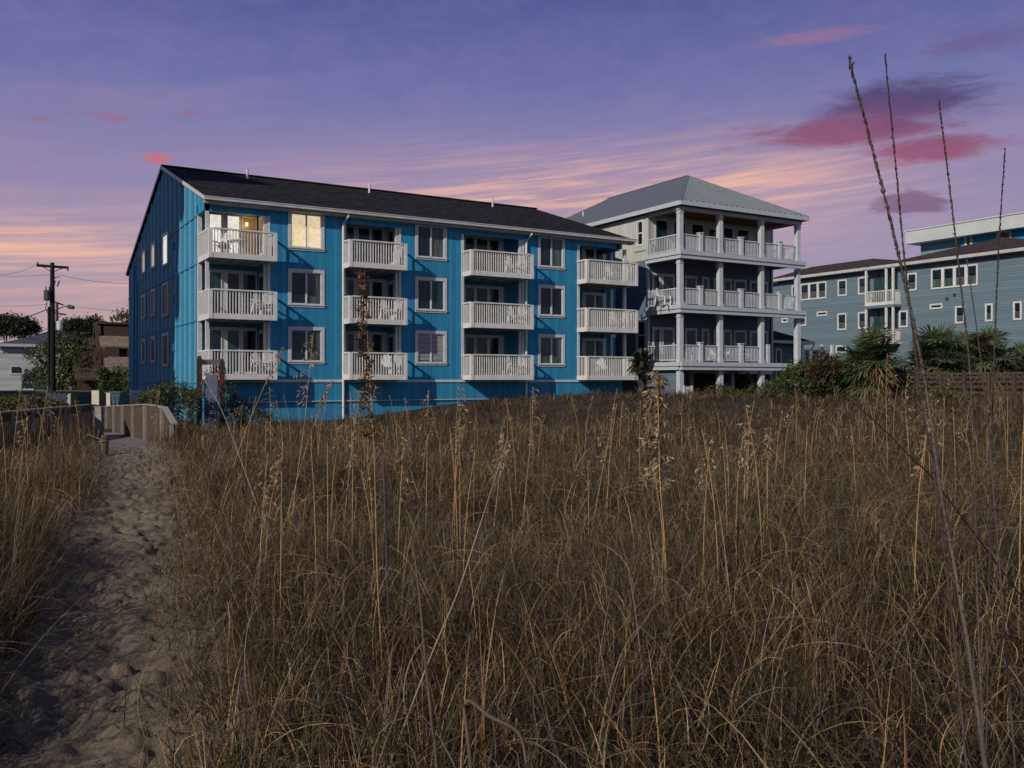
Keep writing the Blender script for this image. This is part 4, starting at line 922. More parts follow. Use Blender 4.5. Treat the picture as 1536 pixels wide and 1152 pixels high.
tree('broadleaf_tree', 'dark scrubby tree at the left edge in front of the white house gable', 6, 80, .7, [(4, 566, 22, 9), (30, 566, 14, 8), (-12, 560, 14, 10), (46, 568, 12, 7)], 150, .2, GREEN, (.4, .1, .45, .05), .1)

# ================================================================== LEFT: houses, poles, fences
def hip(mb, x0, x1, y0, y1, z, ra, rb, rz_):
    mb.raw([(x0,y0,z),(x1,y0,z),(x1,y1,z),(x0,y1,z),(*ra,rz_),(*rb,rz_)], [(0,1,5,4),(1,2,5),(2,3,4,5),(3,0,4),(3,2,1,0)])
# white house: facade along X at WHY
WHY = 90.0; ox = lambda p: onY(p, WHY); oz = lambda p, q: zat(p, q, Y=WHY)
wh = thing('white_house', 'white lap-sided house with a dark hipped roof behind the utility pole', 'house', (ox(70), WHY, .5))
f = MB(); ez_ = oz(60, 517); xa, xb = ox(2), ox(145); dep = 9
hip(f, xa-.4, xb+.4, WHY-.4, WHY+dep, ez_, (xa+5.0, WHY+dep/2), (xb-3.2, WHY+dep/2), oz(80, 497)+.35); rf = f.build('roof', M['slateroof'], wh)
f = MB(); f.box(xa-.42, xb+.42, WHY-.46, WHY-.36, ez_-.22, ez_+.03); f.box(xa-.46, xa-.36, WHY-.36, WHY+dep, ez_-.22, ez_+.03); f.build('roof_fascia', M['fascia'], rf)
f = MB(); f.box(xa, xb, WHY, WHY+dep-.4, .3, ez_-.2); f.build('wall', M['whitewall'], wh)
f = MB(); gx0, gx1, pk = ox(-22), ox(30), (ox(-8), oz(0, 529)); gy = WHY-3
vs = [(gx0, .3), (gx1, .3), (gx1, oz(30, 552)), pk, (gx0, oz(0, 545))]
f.raw([(a, gy, b_) for a, b_ in vs]+[(a, WHY-.02, b_) for a, b_ in vs], [(0,1,2,3,4), (9,8,7,6,5), (0,5,6,1), (1,6,7,2), (4,9,5,0)]); f.build('gable_wing', M['whitewall'], wh)
f = MB(); f.bar((gx1+.25, gy-.1, oz(30, 552)-.12), (pk[0], gy-.1, pk[1]+.12), .25, .2); f.build('rake_board', M['fascia'], wh)
f = MB(); f.raw([(gx1+.3, gy-.25, oz(30, 552)-.05), (gx1+.3, WHY, oz(30, 552)-.05), (pk[0], WHY, pk[1]+.2), (pk[0], gy-.25, pk[1]+.2)], [(0, 1, 2, 3)]); f.raw([(gx1+.3, gy-.25, oz(30, 552)-.17), (gx1+.3, WHY, oz(30, 552)-.17), (pk[0], WHY, pk[1]+.08), (pk[0], gy-.25, pk[1]+.08)], [(3, 2, 1, 0)]); f.build('wing_roof', M['slateroof'], wh)
window(wh, 'Y', WHY, ox(52), ox(58), oz(55, 538), oz(55, 519), .12, 'hung', ['glass', 'glass'], 'white', None, False, .05, -.012)
window(wh, 'Y', WHY, ox(2.5), ox(6), oz(4, 530), oz(4, 519), .12, 'fixed', ['glass'], 'white', None, False, .05, -.012)
window(wh, 'Y', gy, ox(19)-.3, ox(19)+.7, oz(19, 562), oz(19, 549), .1, 'fixed', ['glass'], 'white', None, False, .05, -.012)
f = MB(); f.tube([(ox(22), WHY+1, oz(22, 508)-.5), (ox(22), WHY+1, oz(22, 505))], .08, 6); f.build('vent_pipe', M['white'], wh)
# brown shingled house
BY = 76.0; ox = lambda p: onY(p, BY); oz = lambda p, q: zat(p, q, Y=BY)
br = thing('shingled_house', 'brown shingled house with a steep shake roof and a recessed dormer beside the blue building', 'house', (ox(165), BY, .6))
xa, xb = ox(152), ox(152)+13
zr, z1, z2, z3, z4 = oz(160, 484), oz(160, 502), oz(160, 519), oz(160, 535), oz(160, 556)
f = MB(); f.box(xa, xb, BY+1.6, BY+3.6, z1-.1, zr); f.box(xa-.15, xb, BY+1.45, BY+3.8, zr, zr+.15); f.build('upper_wall', M['shakewall'], br)
f = MB(); slope(f, xa, xb, BY+.2, z2, BY+1.8, z1+.1, .15); slope(f, xa+.2, xb, BY-.6, z4, BY+.1, z3, .15); slope(f, xa, xb, BY+6.8, z4, BY+3.4, z1, .2); f.build('roof', M['shake'], br)
f = MB(); f.box(xa+1.3, xb, BY+.6, BY+.8, z3-.2, z2); f.box(xa+.3, xa+1.28, BY+.1, BY+.8, z3, z2-.05); f.build('dormer_wall', M['shakewall'], br)
window(br, 'Y', BY+.6, xa+1.9, xa+3.4, z3+.1, z2-.12, .09, 'fixed', ['glass'], 'post', None, False, .03, -.012)
f = MB(); xl_ = ox(136); pts = [(BY-.9, z4-1.2), (BY-.9, z4), (BY, z3), (BY+.1, z2), (BY+1.7, z1), (BY+2.6, zr), (BY+3.6, zr), (BY+6.8, z4), (BY+6.8, .3), (BY-.9, .3)]
pts = [(BY-.62, .3), (BY-.62, z4-.15), (BY+.02, z3-.16), (BY+.18, z2-.16), (BY+1.6, z1-.05), (BY+1.6, zr-.02), (BY+3.5, zr-.02), (BY+6.7, z4-.25), (BY+6.7, .3)]
n = len(pts); f.raw([(xa+.15, y, z) for y, z in pts]+[(xa+.35, y, z) for y, z in pts], [tuple(range(n))[::-1], tuple(range(n, 2*n))]+[(i, (i+1) % n, (i+1) % n+n, i+n) for i in range(n)])
f.box(xa+.35, xb, BY-.4, BY-.2, .3, z4-.16); f.build('wall', M['shakewall'], br)
f = MB(); f.bar((xa-.1, BY-.9, z4-1.6), (xa-.1, BY+2.2, zr), .25, .28); f.bar((xa-.1, BY+2.3, zr), (xa-.1, BY+7.4, z4-1.4), .25, .28); f.build('rake_board', M['darkwood'], br)
f = MB(); f.box(xa-1.6, xa+.1, BY+.4, BY+5.0, .3, z3+.4); f.build('side_wing', M['shakewall'], br)
f = MB(); slope(f, xa-1.9, xa+.14, BY-.4, z4-.6, BY+2.4, z1-.2, .15); slope(f, xa-1.9, xa+.14, BY+2.4, z1-.2, BY+5.4, z4-.6, .15); f.build('wing_roof', M['shakewall'], br)

# utility poles
def insulator(x, y, z, root, h=.22):
    f = MB(); f.tube([(x, y, z), (x, y, z+h*.3), (x, y, z+h*.6), (x, y, z+h)], [.025, .06, .04, .05], 7); f.build('insulator', M['can'], root)
PD = 62; px0, py0, pzt = atD(78.5, 394, PD)
pole = thing('utility_pole', 'nearer dark wooden utility pole with crossarm, transformer and street light', 'utility pole', (px0, py0, .8))
f = MB(); f.tube([(px0, py0, .6), (px0, py0, pzt*.5), (px0, py0, pzt)], [.23, .18, .13], 12); f.build('pole', M['pole'], pole)
f = MB(); q0 = atD(55, 398, PD-.5); q1 = atD(103, 401.5, PD+.5); f.bar(q0, q1, .13, .17); f.build('crossarm', M['pole'], pole)
f = MB(); f.bar(atD(64, 400, PD-.3), (px0, py0-.15, atD(78, 409, PD)[2]), .05, .05); f.build('arm_brace', M['pole'], pole)
f = MB(); f.bar(atD(94, 402, PD+.3), (px0, py0-.15, atD(78, 409, PD)[2]), .05, .05); f.build('arm_brace', M['pole'], pole)
for p_, q_ in ((56.5, 396), (102, 405)): a_ = atD(p_, q_, PD); insulator(a_[0], a_[1], a_[2]-.08, pole)
f = MB(); a_ = atD(71.5, 451, PD-.2); b_ = atD(71.5, 435.5, PD-.2); f.tube([a_, (a_[0], a_[1], a_[2]+.06), (b_[0], b_[1], b_[2]-.05), b_], [.20, .25, .25, .21], 14); tr_ = f.build('transformer', M['can'], pole, smooth=False)
for p_ in (69, 74): a_ = atD(p_, 436, PD-.2); f = MB(); f.tube([a_, (a_[0], a_[1], a_[2]+.15), (a_[0], a_[1], a_[2]+.3)], [.05, .04, .03], 7); f.build('bushing', M['can'], tr_)
f = MB(); a_ = atD(71.5, 445, PD-.2); f.bar(a_, (px0, py0, a_[2]), .12, .4); f.build('transformer_bracket', M['can'], pole)
for dx in (0, 1):                                   # cut-out fuses
    f = MB(); a_ = atD(83+6*dx, 421, PD); b_ = atD(80+6*dx, 430 if dx else 432, PD); f.tube([a_, b_], .045, 6); f.bar((px0, py0, atD(78, 417, PD)[2]), atD(84+6*dx, 417-dx*2, PD), .04, .05); f.build('fuse_cutout', M['can'], pole)
f = MB(); a_ = atD(73, 460, PD-.2); f.tube([a_, (a_[0], a_[1], .8)], .07, 8); f.build('conduit', M['pole'], pole)
f = MB(); f.tube([atD(71, 452, PD), atD(68, 462, PD), atD(72, 470, PD), (px0, py0-.1, atD(78, 466, PD)[2])], .03, 6); f.tube([atD(76, 452, PD), atD(75, 462, PD), (px0, py0-.1, atD(78, 472, PD)[2])], .03, 6); f.build('drop_cable', M['wire'], pole)
f = MB(); f.tube([(px0, py0, atD(78, 468, PD)[2]), atD(88, 463, PD), atD(97, 459.5, PD), atD(101, 460, PD)], [.05, .04, .035, .03], 8); lamp_ = f.build('lamp_arm', M['can'], pole)
f = MB(); f.tube([atD(100, 459.5, PD), atD(104, 460, PD), atD(110, 461.5, PD), atD(112, 462.3, PD)], [.05, .16, .13, .03], 10); f.build('lamp_head', M['lamp'], lamp_)
PD2 = 95; x2, y2, zt2 = atD(85.5, 453, PD2)
p2 = thing('utility_pole', 'farther weathered utility pole half hidden behind the nearer one', 'utility pole', (x2, y2, .8))
f = MB(); f.tube([(x2, y2, .6), (x2, y2, zt2)], [.19, .14], 10); f.build('pole', M['timber'], p2)
f = MB(); f.bar(atD(76, 468.5, PD2), atD(99, 472, PD2), .12, .15); f.build('crossarm', M['pole'], p2)
f = MB(); f.bar(atD(80, 452, PD2), atD(95, 457.5, PD2), .12, .14); f.build('crossarm', M['pole'], p2)
f = MB(); f.bar(atD(93, 472, PD2), (x2, y2, atD(85, 478, PD2)[2]), .05, .05); f.build('arm_brace', M['pole'], p2)
f = MB(); a_ = atD(89.5, 496, PD2); b_ = atD(89.5, 482, PD2); f.tube([a_, b_], .3, 12); f.build('transformer', M['post'], p2)
def wire(label, pts, r=.014, sag=.6, group=None):
    f = MB()
    for a, b_ in zip(pts[:-1], pts[1:]):
        a = Vector(a); b_ = Vector(b_); f.tube([a.lerp(b_, i/14)-Vector((0, 0, sag*4*(i/14)*(1-i/14))) for i in range(15)], r, 5)
    o = f.build('power_line', M['wire']); tag(o, label, 'wire', group)
wire('thin overhead line from the left end of the nearer crossarm', [atD(-60, 405, 50), atD(56.5, 396, PD-.5)], .011, .5)
wire('thick service cable slanting up from the left edge to the nearer utility pole', [atD(-60, 502, 45), (px0-.1, py0, atD(70, 462, PD)[2])], .028, .15)
wire('overhead line crossing behind the nearer pole below its crossarm', [atD(-80, 405, 80), atD(85, 411, 78), (onY(240, 70), 70, zat(240, 424, Y=70))], .014, .35)
wire('lower pair line level with the transformer', [atD(-80, 452, 85), atD(82, 455, PD2), atD(260, 466, 90)], .014, .35)
wire('low sagging line in front of the dark left trees', [atD(-60, 505, 60), atD(78, 490, PD)], .016, .5)

# lawn kerb and road strip beyond the hedge
f = MB(); c0 = gp(-120, 70); c1 = gp(52, 66); 
q = [(*gp(-160, 52), 1.10), (*gp(54, 52), 1.10), (*gp(52, 62), 1.10), (*gp(-160, 62), 1.10)]; f.slab(q, .6); o = f.build('road', M['asphalt']); o['kind'] = 'structure'
f = MB(); f.bar((*gp(-160, 62.1), 1.13), (*gp(52, 62.1), 1.13), .2, .14); o = f.build('kerb', M['kerb']); o['kind'] = 'structure'
# white picket fences
def picket(label, a, b_, z0, z1, n, m='white', name='picket_fence'):
    t = thing(name, label, 'fence', (*a, z0)); A = Vector((*a, 0)); B_ = Vector((*b_, 0)); up = Vector((0, 0, 1)); d = (B_-A).normalized(); nrm_ = Vector((d.y, -d.x, 0))
    f = MB()
    for i in range(n): p = A+(B_-A)*((i+.5)/n)+nrm_*.04; f.bar(p+up*z0, p+up*(z1-.02*(i % 2)), .025, .115, nrm_.cross(up))
    f.build('pickets', M[m], t)
    for zz in (z0+.3, z1-.25): f = MB(); f.bar(A+up*zz, B_+up*zz, .045, .09); f.build('rail', M[m], t)
    for k in range(int((B_-A).length/2)+2):
        p = A+d*min(k*2.0, (B_-A).length); f = MB(); f.bar(p+up*(z0-.3), p+up*(z1+.04), .10, .10); f.build('post', M[m], t)
    return t
picket('white picket fence running away behind the left hedge', gp(57, 56), gp(104, 44.5), .2, 1.06, 34)
picket('short weathered white picket fence at the back corner of the blue building', gp(196, 50), gp(228, 48), .1, 1.22, 12)
# beige posts, bin and boards behind the boardwalk
t = thing('beige_fence_panel', 'small sunlit beige board panel behind the boardwalk corner', 'fence panel', (*gp(147, 38), 0))
c_ = gp(147, 38); f = MB(); f.bar((*across(c_, -.1), -.3), (*across(c_, -.1), 1.32), .30, .08, (SA, CA, 0)); f.build('board', M['beige'], t)
c_ = gp(163, 38); f = MB(); f.bar((*across(c_, 0), -.3), (*across(c_, 0), 1.22), .16, .1, (SA, CA, 0)); f.build('post', M['beige'], t)
def bin_(label, px, d, w_, h, m='bin', lid='bin'):
    c_ = gp(px, d); t = thing('rubbish_bin', label, 'bin', (*c_, 0)); z0 = .15
    f = MB(); vs = []
    for z, k in ((z0, .8), (z0+h*.9, 1)):
        for sx, sy in ((-1, -1), (1, -1), (1, 1), (-1, 1)): x, y = across(c_, sx*w_/2*k, sy*w_/2*k); vs.append((x, y, z))
    f.raw(vs, [(0,3,2,1),(4,5,6,7),(0,1,5,4),(1,2,6,5),(2,3,7,6),(3,0,4,7)])
    for i in range(4): x, y = across(c_, -w_/2*.75+w_*.5*i*.5, -w_/2-.0); f.bar((x, y, z0+.05), (x, y, z0+h*.85), .05, .03)
    f.build('body', M[m], t, bevel=.02)
    f = MB(); vs = []
    for z, k in ((z0+h*.905, 1.08), (z0+h*.96, 1.1), (z0+h, .7)):
        for sx, sy in ((-1, -1), (1, -1), (1, 1), (-1, 1)): x, y = across(c_, sx*w_/2*k, sy*w_/2*k); vs.append((x, y, z))
    f.raw(vs, [(0,3,2,1),(8,9,10,11)]+[(r0+i, r0+(i+1) % 4, r0+4+(i+1) % 4, r0+4+i) for r0 in (0, 4) for i in range(4)]); f.build('lid', M[lid], t)
    for s_ in (-1, 1):
        x, y = across(c_, s_*w_*.42, w_*.3); f = MB(); f.tube([(*across((x, y), -.03), z0), (*across((x, y), .03), z0)], .11, 10); f.build('wheel', M['wire'], t)
bin_('grey-blue wheeled bin with a domed lid behind the boardwalk railing', 174, 46, .75, 1.05)
bin_('dark blue bin at the left of the beige panel', 131, 49, .75, 1.0)
c_ = gp(187, 48); 
# ------------------------------------------------------------------ boardwalk
bw = thing('boardwalk', 'weathered wooden boardwalk with plank railings leading onto the sand path', 'boardwalk', (*gp(190, 26), -.1))
def zq(y, d): return EYE-(y-HZ)/FPX*d
LA, LB = gp(-60, 19.5), gp(134, 30.5)            # left railing line
RA, RB, RC = gp(152, 40), gp(221, 27.5), gp(262, 24.3)     # right railing, far to near, then the flared end
def plank_rail(a, b_, za0, za1, zb0, zb1, n, posts, name='railing'):
    A = Vector((*a, 0)); B_ = Vector((*b_, 0)); up = Vector((0, 0, 1)); d = (B_-A).normalized(); nn = Vector((d.y, -d.x, 0))
    f = MB()
    for i in range(n):
        t = (i+.5)/n; p = A.lerp(B_, t)+nn*.03; wv = (B_-A).length/n*.76; z0 = za0+(zb0-za0)*t; z1 = za1+(zb1-za1)*t
        f.bar(p+up*(z0+random.uniform(-.01, .03)), p+up*(z1-.04), wv, .022, nn)
    r_ = f.build(name, M['timber'], bw)
    f = MB(); f.bar(A+up*za1, B_+up*zb1, .16, .04); f.bar(A+up*(za1-.12)-nn*.03, B_+up*(zb1-.12)-nn*.03, .04, .09); f.build('cap_rail', M['cap'], r_)
    for k in range(posts):
        t = k/(posts-1); p = A.lerp(B_, t)+nn*.075; f = MB(); f.bar(p+up*(za0+(zb0-za0)*t-.4), p+up*(za1+(zb1-za1)*t-.03), .09, .09); f.build('post', M['cap'], r_)
zt_ = lambda y, d: zq(y, d)
plank_rail(LA, LB, -.35, zt_(624, 19.5), -.35, zt_(607, 30.5), 70, 8)
plank_rail(LB, gp(150, 31.5), -.35, zt_(607, 30.5), -.4, zt_(609, 31.5), 3, 2)
plank_rail(RA, RB, zt_(641, 40), zt_(610, 40), zt_(661, 27.5), zt_(606.5, 27.5), 74, 6)
plank_rail(RB, gp(247, 25.8), zt_(661, 27.5), zt_(606.5, 27.5), zt_(667, 25.8), zt_(611, 25.8), 7, 2)
plank_rail(gp(247, 25.8), RC, zt_(667, 25.8), zt_(611, 25.8), zt_(660, 24.3), zt_(636, 24.3), 5, 2)
f = MB(); a_ = gp(149, 29); f.bar((*a_, -.2), (*gp(147, 29.2), zt_(610, 29)), .2, .05, (SA, CA, 0)); f.build('end_board', M['cap'], bw)
f = MB(); N = 60                                   # planks, far (low) to near (meeting the sand)
for i in range(N):
    t = (i+.5)/N; dd_ = 41+(20.3-41)*t; zz = np.interp(dd_, [20, 27, 41], [gz(*gp(192, 20.5))+.03, zt_(661, 27.5), zt_(642, 41)])
    pl_ = np.interp(dd_, [20, 27.5, 32, 41], [157, 151, 149, 148]); pr_ = np.interp(dd_, [20, 24, 27.5, 41], [226, 226, 222, 153]); pr_ = max(pr_, pl_+5)
    q0, q1 = gp(pl_, dd_), gp(pr_, dd_); w_ = 20.7/N*.9; f.bar((*q0, zz), (*q1, zz+random.uniform(-.006, .006)), w_, .04)
f.build('deck', M['deck'], bw)
# sand posts
def stub(label, px, d, ytop, r=.06, rope=False):
    x, y = gp(px, d); zt_2 = zq(ytop, d); zg = gz(x, y); t = thing('sand_post', label, 'post', (x, y, zg)); f = MB(); f.tube([(x, y, zg-.3), (x+.02, y, zt_2-.02), (x+.02, y, zt_2)], [r, r*.95, r*.8], 10); f.build('post', M['timber'], t)
    if rope: f = MB(); f.tube([(x+cos(a)*r*1.15, y+sin(a)*r*1.15, zt_2-.12-.01*a/6) for a in np.linspace(0, 12.5, 26)], .012, 5); f.tube([(x-.05, y, zt_2-.1), across((x, y), -.35)+(zt_2+.02,), across((x, y), -.55)+(zt_2-.12,), across((x, y), -.4)+(zt_2-.3,)], .012, 5); f.build('rope', M['rope'], t)
stub('short grey stump of a post at the right edge of the sand path', 258.5, 19, 688, .055)
stub('thick post with a coil of rope where the boardwalk meets the sand', 156, 20.2, 653, .085, True)
stub('leaning pale stake among the grass left of the boardwalk mouth', 92, 18, 640, .03)

# tall timber frame with a faded panel, overgrown by a vine
d_ = 34; a_ = gp(299, d_); b_ = gp(333, d_+.6)
fr = thing('timber_frame', 'dark two-post timber frame holding a faded blue-grey panel left of the first balcony', 'frame', (*a_, -.3))
for (p_, yt) in ((a_, 537), (b_, 541)): f = MB(); f.bar((*p_, -.5), (*p_, zq(yt, d_)), .17, .17); f.bar((*p_, zq(yt, d_)), (*p_, zq(yt, d_)+.08), .11, .11); f.build('post', M['darkwood'], fr)
f = MB(); f.bar((*a_, zq(543, d_)), (*b_, zq(543, d_)), .08, .20); f.build('crossbeam', M['cap'], fr)
f = MB(); c_ = gp(317, d_-.3); f.bar((*across(c_, -.03), -.5), (*across(c_, .03), zq(562, d_)), .46, .06, (SA, CA, 0)); f.build('panel', M['panel'], fr)
t = thing('climbing_vine', 'brown vine with a few red flowers climbing over the timber frame', 'vine', (*c_, -.3))
bl = []
for p_, q_, rw, rh in ((310, 560, 6, 6), (320, 556, 7, 5), (330, 560, 6, 7), (333, 572, 5, 8), (306, 574, 5, 8), (332, 590, 5, 12), (304, 592, 4, 10), (305, 615, 6, 14), (330, 615, 7, 16), (320, 632, 14, 8)):
    x, y, z = atD(p_, q_, d_-.2); bl.append((x, y, z, rw/FPX*d_, .2, rh/FPX*d_))
foliage('foliage', bl, 420, .05, OLIVE+[(.2, .12, .06)], t)
foliage('flowers', [(*atD(326, 561, d_-.45), .16, .1, .1), (*atD(334, 574, d_-.4), .06, .06, .06)], 500, .035, [(.35, .02, .015)], t)
f = MB(); f.tube([(c_[0], c_[1], -.3), atD(306, 590, d_-.2), atD(310, 560, d_-.2), atD(330, 558, d_-.2)], .025, 5); f.build('stem', M['bark'], t)
# rail fence at the right
A_, B_ = gp(1376, 36.5), gp(1600, 33)
rfn = thing('rail_fence', 'dark horizontal rail fence in front of the palmettos at the right edge', 'fence', (*A_, .5))
for k, q_ in enumerate((560.5, 566, 573, 580.5, 589)):
    f = MB(); z = zq(q_, 35); f.bar((*A_, z), (*B_, z+.02), .04, .085); f.build('rail', M['fence'], rfn)
for t_ in np.linspace(.0, 1, 7): 
    p_ = (A_[0]+(B_[0]-A_[0])*t_-SA*.06, A_[1]+(B_[1]-A_[1])*t_-CA*.06); f = MB(); f.bar((*p_, .2), (*p_, zq(559.5, 35)), .12, .12); f.build('post', M['fence'], rfn)

# ------------------------------------------------------------------ chairs
def make_chair(name='porch_chair', m='chair', label='', group=None):
    t = thing(name, label, 'chair', (0, 0, 0), group)
    f = MB()
    for i in range(7):
        a = (i-3)*.075; h = 1.08-.035*(i-3)**2*.9; f.bar((a*.8, .20, .33), (a*1.15, .52, h), .062, .02, (1, 0, 0)) if False else f.bar((a*.8, .18, .33), (a*1.15, .45, h), .062, .02, (0, 1, 0))
    f.build('backrest', M[m], t)
    f = MB()
    for i in range(6): y = -.32+i*.1; f.box(-.27, .27, y, y+.085, .36-i*.018, .38-i*.018)
    f.build('seat', M[m], t)
    for s_ in (-1, 1):
        f = MB(); f.box(s_*.34-.07, s_*.34+.07, -.38, .32, .55, .575); f.build('armrest', M[m], t)
        f = MB(); f.box(s_*.31-.03, s_*.31+.03, -.34, -.26, 0, .55); f.build('leg', M[m], t)
        f = MB(); f.bar((s_*.31, .30, .55), (s_*.31, .42, 0), .05, .07); f.build('leg', M[m], t)
    return t
ch0 = None
def put_chair(x, y, z, rz_, label, m='chair', group='white adirondack chairs on the porch'):
    global ch0
    if ch0 is None: ch0 = make_chair(label=label, group=group); ch0.location = (x, y, z); ch0.rotation_euler = (0, 0, rz_); return
    dup(ch0, (x, y, z), rz_, 1, label, group)
# porch (lowest deck): backs show over the rail
for px_, rz_, lab in ((1049, 3.0, 'white slatted chair behind the first small post of the lowest porch rail'), (1075, 3.3, 'white slatted chair half hidden by the second porch column, lowest porch'),
                      (1088, 3.1, 'white round-backed chair just right of the second porch column, lowest porch'), (1100, 2.9, 'greyish chair back between two white ones on the lowest porch'),
                      (1113, 3.25, 'white chair behind the small post left of the third column, lowest porch')):
    put_chair(onY(px_, HY+1.3), HY+1.3, DK[0], rz_+pi, lab)
put_chair(onY(995, HY+1.2), HY+1.2, DK[1], .3, 'white round-backed chair at the left end of the middle porch')
for k, j, fx_, rz_, lab in ((0, 1, .86, .5, 'white chair at the right end of the middle balcony in the first column'), (0, 0, .84, .4, 'white chair at the right end of the lowest balcony in the first column'),
                       (1, 1, .80, .3, 'white folding chair behind the middle balcony rail of the second column'), (1, 0, .74, -.4, 'white chair on the lowest balcony of the second column'),
                       (2, 1, .84, .4, 'white chair at the right end of the middle balcony in the third column'), (2, 0, .82, .6, 'white chair at the right end of the lowest balcony in the third column'),
                       (2, 2, .8, .3, 'white chair at the right end of the top balcony in the third column'), (3, 1, .75, .2, 'white chair on the middle balcony beside the slate house'), (3, 0, .45, -.3, 'white chair on the lowest balcony beside the slate house'),
                       (3, 2, .66, .3, 'white chair on the top balcony beside the slate house'), (0, 2, .25, -.6, 'white chair left of the table on the lit top balcony')):
    c0, c1 = bays[k][2], bays[k][3]; put_chair(c0+(c1-c0)*fx_, YB+.62, FL[j], rz_, lab, group='white chairs on the blue block balconies')
tb = thing('patio_table', 'round patio table on the lit top left balcony', 'table', (X0+1.5, YA-.1, FL[2]))
f = MB(); f.tube([(X0+1.5, YA-.1, FL[2]+.70), (X0+1.5, YA-.1, FL[2]+.74)], .42, 20); f.build('table_top', M['chair'], tb)
f = MB(); f.tube([(X0+1.5, YA-.1, FL[2]), (X0+1.5, YA-.1, FL[2]+.70)], .04, 8); f.box(X0+1.2, X0+1.8, YA-.13, YA-.07, FL[2], FL[2]+.04); f.box(X0+1.47, X0+1.53, YA-.4, YA+.2, FL[2]+.04, FL[2]+.07); f.build('pedestal', M['chair'], tb)
# inside view, lit unit: bookcase strip seen through the right door pane

# ================================================================== DUNE GRASS
STRAW, TAN, BROWN, OLV, GRN, GREY, RUST = (.26, .17, .08), (.11, .07, .034), (.05, .032, .018), (.05, .055, .016), (.028, .045, .013), (.14, .115, .095), (.12, .045, .018)
STRAW, TAN, BROWN, OLV, GRN, GREY, RUST = (.36, .24, .115), (.125, .08, .037), (.027, .018, .011), (.055, .062, .018), (.030, .050, .013), (.185, .155, .13), (.12, .045, .02)
GPAL = np.array([STRAW, TAN, BROWN, OLV, GRN, GREY, RUST])
def blades(x, y, az_, L, lean, curl, w_, col, nseg, twist=None, wav=0.0, lift=0.0):
    n = len(x); z = ground(x, y)-.03+lift
    P = np.stack([x, y, z], 1)[:, None, :].repeat(nseg+1, 1).copy(); dh = np.stack([np.cos(az_), np.sin(az_)], 1)
    th = lean.copy(); side = np.stack([-np.sin(az_), np.cos(az_)], 1); a2 = RS.normal(size=n)*wav
    for k in range(1, nseg+1):
        th = lean+curl*((k-.5)/nseg)**1.4; st_ = L/nseg
        drift = a2*(k/nseg)
        P[:, k, 0] = P[:, k-1, 0]+st_*(np.sin(th)*dh[:, 0]+drift*side[:, 0]); P[:, k, 1] = P[:, k-1, 1]+st_*(np.sin(th)*dh[:, 1]+drift*side[:, 1]); P[:, k, 2] = P[:, k-1, 2]+st_*np.cos(th)
    tw = RS.rand(n)*pi if twist is None else twist
    wd = np.stack([side[:, 0]*np.cos(tw)+dh[:, 0]*np.sin(tw)*.7, side[:, 1]*np.cos(tw)+dh[:, 1]*np.sin(tw)*.7, .5*np.sin(tw)], 1); wd /= np.linalg.norm(wd, axis=1)[:, None]
    s_ = np.linspace(0, 1, nseg+1); prof = np.clip(1.0-s_**2.2, .06, 1)*.5
    off = wd[:, None, :]*(w_[:, None]*prof[None])[:, :, None]
    V = np.stack([P-off, P+off], 2).reshape(-1, 3)
    b = (np.arange(n)*(nseg+1)*2)[:, None]+(np.arange(nseg)*2)[None]
    F = np.stack([b, b+1, b+3, b+2], 2).reshape(-1, 4)
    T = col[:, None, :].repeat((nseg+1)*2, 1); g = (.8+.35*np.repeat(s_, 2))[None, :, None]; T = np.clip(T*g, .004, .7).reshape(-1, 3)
    return V, F, T
def scatter(n, d0, d1, half0=1.25, half1=.66, pad=1.2):
    """random ground positions in the wedge the camera looks over (plus margin)"""
    u = RS.rand(n); d = np.sqrt(d0*d0+(d1*d1-d0*d0)*u); r = (RS.rand(n)*2-1)*(d*half1+pad)
    return d*SA+r*CA, d*CA-r*SA
def keep(x, y, lo=.42, hi=.95):
    pd = path_dist(x, y)+(fbm(x*1.7, y*1.7, 3)-.45)*.55; ok = RS.rand(len(x)) < sst(pd, lo, hi)
    ok &= ~((y > 43.1) & (x > X0-.5)); ok &= ~((y > 41.0) & (x > HX0)); ok &= x < 62; ok &= ~((y > 44.5) & (x < X0))
    r = x*CA-y*SA; d = x*SA+y*CA; px = 768+FPX*r/np.maximum(d, .1); ok |= (d > 9) & (d < 20) & (pd > .42+.25*RS.rand(len(x))) & (x < 30)
    ok &= ~((d > 21) & (d < 42) & (px > 140) & (px < 232))
    return ok
